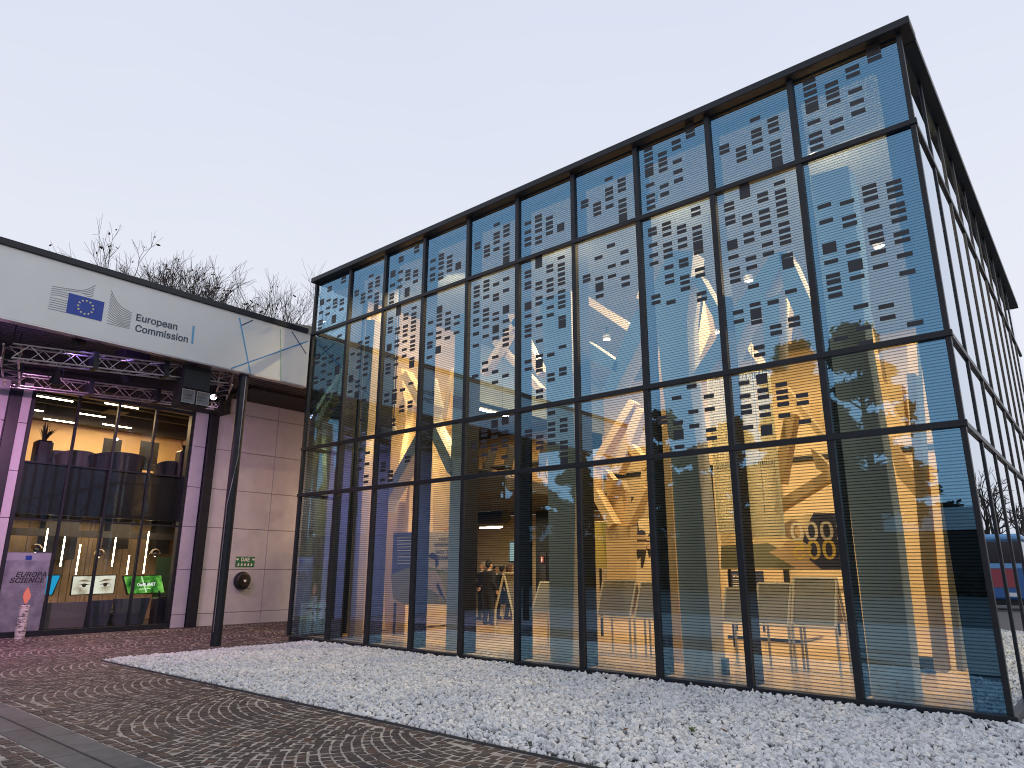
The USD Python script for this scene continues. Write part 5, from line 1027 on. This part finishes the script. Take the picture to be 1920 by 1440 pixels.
def bare_tree(label, loc, H, seed, leaves=0, spread=.5, trunk=.35, depth=6, group=None):
    """Trunk, limbs and twigs by repeated forking; a few dry leaves stay on."""
    r = np.random.RandomState(seed); t = thing('bare_tree', label, 'tree', loc, group=group); _loc[t] = np.zeros(3)
    big, twig, tips = [], [], []
    def grow(p, d, L, rad, lev):
        n = 4; pts = [p]; dd = d.copy()
        for _ in range(n): dd = dd + r.normal(0, .10, 3) + V(0, 0, .03); dd /= np.linalg.norm(dd); pts.append(pts[-1] + dd * L / n)
        rr_ = np.linspace(rad, rad * .66, n + 1); (big if lev < 3 else twig).append(tube(pts, rr_, 7 if lev < 3 else 3, False))
        if lev >= 3: tips.extend(pts[1:])
        if lev == depth: return
        kids = 3 if lev < depth - 1 else 4
        for k in range(kids):
            a = r.uniform(0, 6.28); b = spread * r.uniform(.55, 1.25); ax = np.cross(dd, V(math.cos(a), math.sin(a), .2)); ax /= np.linalg.norm(ax)
            nd = dd * math.cos(b) + ax * math.sin(b); start = pts[-1] if k else pts[r.randint(2, 5)]
            grow(start, nd, L * r.uniform(.62, .86), rad * .6, lev + 1)
    grow(V(0, 0, 0), V(0, 0, 1), H * .30, trunk, 0)
    top = max(x[2] for x in tips); s = H / top
    m = cat(big); part(t, 'trunk', (m[0] * s, m[1]), 'bark_dark', smooth=50, local=True); m = cat(twig); part(t, 'crown', (m[0] * s, m[1]), 'twig_dark', local=True)
    if leaves:
        T = np.array(tips)[r.randint(0, len(tips), leaves)] * s + r.normal(0, .12, (leaves, 3)); a = r.normal(size=(leaves, 3)) * .062; b = r.normal(size=(leaves, 3)) * .045
        v = np.stack([T - a, T + b, T + a, T - b], 1).reshape(-1, 3); i = np.arange(leaves)[:, None] * 4
        part(t, 'leaves', (v, np.vstack([i + (0, 1, 2), i + (0, 2, 3)])), 'leaf_brown', local=True, kind='stuff')
    return t
def ray_at(px, dist):
    d = _f + _r * (px[0] - 960) / FPX + _u * (720 - px[1]) / FPX; return CAM + d * dist / np.linalg.norm(d[:2])
for px, top, dist, seed, lv, sp_, lb in (((478, 600), 524, 44, 5, 900, .46, 'bare tree with remaining brown leaves rising behind the canopy, left of its twin'), ((540, 600), 542, 47, 12, 60, .55, 'bare tree with fine leafless twigs rising behind the canopy next to the glass pavilion'),
        ((225, 600), 511, 52, 21, 160, .4, 'bare tree whose tips just show above the canopy over the lettering'), ((280, 600), 523, 50, 33, 120, .4, 'bare tree whose tips just show above the canopy right of the lettering')):
    q = ray_at((px[0], top), dist); bare_tree(lb, (q[0], q[1], 0), q[2] * (1.07 if lv == 900 else 1.06 if lv == 60 else .955), seed, lv, sp_, depth=7 if lv in (900, 60) else 6)
def leafy_tree(name, label, loc, H, W_, seed, m_, n=3200, bare=.3, size=.22, group=None):
    r = np.random.RandomState(seed); t = thing(name, label, 'tree', loc, group=group); _loc[t] = np.zeros(3)
    tr_, C_ = [tube([(0, 0, 0), (.1, .05, H * .5), (0, .1, H * .93)], [.32, .22, .05], 9, False)], []
    for k in range(70):
        z = H * (bare + (1 - bare) * r.uniform(0, .97)); a = r.uniform(0, 6.28); w = W_ / 2 * (1 - ((z / H - bare) / (1 - bare)) ** 1.7) * r.uniform(.45, 1.0) + .3
        e = V(w * math.cos(a), w * math.sin(a), z); tr_.append(tube([(0, 0, z - w * .35), e * (.5, .5, 1) - V(0, 0, w * .12), e], [.09, .06, .02], 5, False)); C_.append((e + r.normal(0, .25, 3), r.uniform(.35, 1.0) * W_ / 7))
    m = cat(tr_); part(t, 'trunk', m, 'bark_dark', smooth=50, local=True)
    idx = r.randint(0, len(C_), n); c = np.array([C_[i][0] for i in idx]); rad = np.array([C_[i][1] for i in idx]); d = r.normal(size=(n, 3)); d /= np.linalg.norm(d, axis=1, keepdims=True)
    T = c + d * (rad * r.uniform(.2, 1, n) ** .6)[:, None] * (1, 1, .85) + r.normal(0, .12, (n, 3)); a = r.normal(size=(n, 3)) * size; b = r.normal(size=(n, 3)) * size * .6
    v = np.stack([T - a, T + b, T + a, T - b], 1).reshape(-1, 3); i = np.arange(n)[:, None] * 4
    part(t, 'crown', (v, np.vstack([i + (0, 1, 2), i + (0, 2, 3)])), m_, local=True)
    return t
# trees across the square, behind the viewer: the glass mirrors them
GT = 'tall pines across the square mirrored in the glass'; GA = 'amber autumn trees across the square mirrored in the glass'
lp = 'tall dark pine across the square, seen as a reflection in the glass'; la = 'amber autumn tree across the square, seen as a reflection in the glass'
pine = leafy_tree('pine_tree', lp, (3.7, -41, 0), 19.0, 6.5, 7, 'leaf_pine', 11000, .26, .17, GT)
amber = leafy_tree('amber_tree', la, (-.6, -41.5, 0), 18.0, 6.5, 8, 'leaf_amber', 11000, .24, .16, GA)
for x, y, s, rz in ((-1.4, -42, .9, 60), (-6.5, -43, .72, 130), (-12, -42, .78, 200), (-18, -45, .7, 260), (-24, -46, .75, 20), (-3.8, -45, .66, 40), (-8.8, -41, .6, 80), (-14.8, -42, .62, 10), (.6, -46, .74, 150), (-1.6, -46.5, .85, 280), (-21, -42, .6, 300), (-28, -43, .7, 5), (-33, -46, .75, 95),): dup(pine, (x, y, 0), rz, lp, GT, s)
for x, y, s, rz in ((-9.5, -47, .75, 90), (-2.2, -47, .8, 200), (-17, -47, .7, 33)): dup(amber, (x, y, 0), rz, la, GA, s)
for i, x in enumerate(range(-62, 8, 7)): dup(pine, (x, -63 - (i % 3) * 3, 0), 47 * i, 'broad dark pine out of view, placed to fill sky gaps in the glass reflection', 'out of view pines filling the reflection', (1.5, 1.5, .62 + .07 * (i % 3)))  # out of view, fill bright sky gaps between the mirrored trees
# unseen low building, placed to give the pale band mirrored in the glass
ob = thing('office_building', 'unseen low dark building placed to give the pale band in the reflection', 'building', (0, -55, 0))
part(ob, 'wall', box(-60, 40, -56, -52, 0, 4.6), 'black_matt'); part(ob, 'roof_band', box(-60, 40, -56, -51.7, 4.62, 6.3), 'white_fascia')
for k in range(24): part(ob, 'window', box(-58 + 4 * k, -55.2 + 4 * k, -51.99, -51.95, .7, 2.4), 'screen_off')
mat('shrub_dark', (0.02, 0.028, 0.016), .9); hd = np.random.RandomState(5); n = 9000; T = np.c_[hd.uniform(-45, 30, n), hd.uniform(-50, -48.5, n), hd.uniform(0, 1.5, n)]; a = hd.normal(size=(n, 3)) * .16; b = hd.normal(size=(n, 3)) * .1
single('hedge', (np.stack([T - a, T + b, T + a, T - b], 1).reshape(-1, 3), np.vstack([np.arange(n)[:, None] * 4 + (0, 1, 2), np.arange(n)[:, None] * 4 + (0, 2, 3)])), 'leaf_pine', 'dark hedge out of view, placed to darken the foot of the reflection', 'hedge')  # out of view, darkens the lowest part of the glass reflection

# ------------------------------------------------------------------ right side: path, coach and bare trees mirrored in the side glass
mat('path_brown', (0.13, 0.105, 0.095), .9, noise=(2.5, .25)); struct('path', [box(W - 2, 40, 15.6, 27.5, -.05, -.02)], 'path_brown')
struct('grass', [box(-60, 60, -60, -47.9, -.055, -.03), box(W - 2, 70, 36, 90, -.055, -.03)], 'grass_far')
mat('coach_blue', (0.03, 0.12, 0.33), .35, coat=.4); mat('coach_sky', (0.16, 0.36, 0.62), .35); mat('coach_red', (0.33, 0.05, 0.07), .4); mat('coach_glass', (0.03, 0.025, 0.03), .12)
co = thing('coach', 'blue coach with dark windows and a red panel, mirrored in the side glass', 'coach', (22, 31, 0)); x0, x1, y0, y1 = 16.2, 28.2, 30, 32.5
part(co, 'body', cbox(x0, x1, y0, y1, .42, 1.9, .08), 'coach_blue'); part(co, 'roof', cbox(x0, x1, y0, y1, 3.0, 3.35, .12), 'coach_sky'); part(co, 'cabin', box(x0 + .06, x1 - .06, y0 + .06, y1 - .06, 1.9, 3.0), 'coach_glass')
for k in range(8): part(co, 'window_post', box(x0 + .05 + k * 1.69, x0 + .13 + k * 1.69, y0 + .02, y0 + .06, 1.9, 3.0), 'coach_glass')
part(co, 'red_panel', box(x0 + .5, x1 - 3.2, y0 - .02, y0 - .002, .95, 1.78), 'coach_red'); part(co, 'waist_band', box(x0 + .1, x1 - .1, y0 - .024, y0 - .003, 1.80, 2.02), 'coach_sky'); part(co, 'skirt', box(x0 + .2, x1 - .2, y0 + .12, y1 - .12, .18, .42), 'black_matt')
for x in (x0 + 2.2, x1 - 2.6):
    for y in (y0 + .02, y1 - .3):
        w = part(co, 'wheel', basis(lathe([(0, .28), (.34, .28), (.48, .24), (.5, .14), (.48, .04), (.34, 0), (0, 0)], 24), (x, y, .5), X_, Z_, -Y_ * -1), 'black_matt', smooth=40); part(w, 'rim', basis(lathe([(.26, -.02), (.2, -.01), (0, -.03)], 16), (x, y, .5), X_, Z_, Y_), 'truss_alu')
for x in (x0 + .7, x0 + 11.3): part(co, 'headlight', box(x - .2, x + .2, y0 - .01, y0 + .005, .55, .72), 'sign_white')
b0_ = bare_tree('bare tree with crooked limbs behind the coach, mirrored in the side glass', (18.2, 40, 0), 7.6, 44, 0, .62, .28, 5)
for x, y, s, rz, lb in ((21.5, 46, .9, 100, 'smaller bare tree farther behind the coach'), (25, 43, 1.1, 210, 'tallest bare tree behind the front of the coach'), (29, 52, 1.0, 300, 'distant bare tree right of the coach')): dup(b0_, (x, y, 0), rz, lb, None, s)

# ------------------------------------------------------------------ small things on the gravel
mat('weed_green', (0.07, 0.13, 0.03), .6); mat('dead_leaf', (0.16, 0.075, 0.03), .8)
q = U((1297, 1376), 2, .03); t = thing('weed', 'small green weed growing between the white stones', 'weed', (q[0], q[1], .02)); rw = np.random.RandomState(2)
part(t, 'stem', [tube([q + V(0, 0, -.03), q + V(.01, .0, .06)], .003, 4)], 'weed_green')
for k in range(11):
    a = rw.uniform(0, 6.28); L = rw.uniform(.04, .09); d = V(math.cos(a), math.sin(a), rw.uniform(.2, .9)); d /= np.linalg.norm(d); nn = np.cross(d, Z_); nn /= np.linalg.norm(nn); p = q + V(0, 0, rw.uniform(.01, .06))
    v = np.array([p, p + d * L * .5 + nn * .018, p + d * L, p + d * L * .5 - nn * .018]); part(t, 'leaf', (v, np.array([(0, 1, 2), (0, 2, 3)])), 'weed_green')
for px, s, lb in (((1096, 1383), .045, 'brown dry leaf lying on the gravel in front of the middle bays'), ((1357, 1368), .05, 'curled dry leaf on the gravel right of the weed'), ((1362, 1345), .055, 'dark dry leaf on the gravel close to the plinth'), ((1262, 1382), .035, 'small reddish dry leaf left of the weed'), ((520, 1214), .05, 'dry leaf on the gravel near the left end of the pavilion'), ((1172, 1366), .04, 'pale brown dry leaf on the gravel left of the weed')):
    q = U(px, 2, .055); a = rw.uniform(0, 6.28); e, f_ = V(math.cos(a), math.sin(a), .15) * s, V(-math.sin(a), math.cos(a), .2) * s * .6
    single('dry_leaf', (np.array([q - e, q - e * .3 + f_, q + e * .5 + f_ * .7, q + e * 1.2, q + e * .4 - f_ * .8, q - e * .4 - f_, q + V(0, 0, -.012)]), np.array([(0, 6, 1), (1, 6, 2), (2, 6, 3), (3, 6, 4), (4, 6, 5), (5, 6, 0)])), 'dead_leaf', lb, 'leaf')
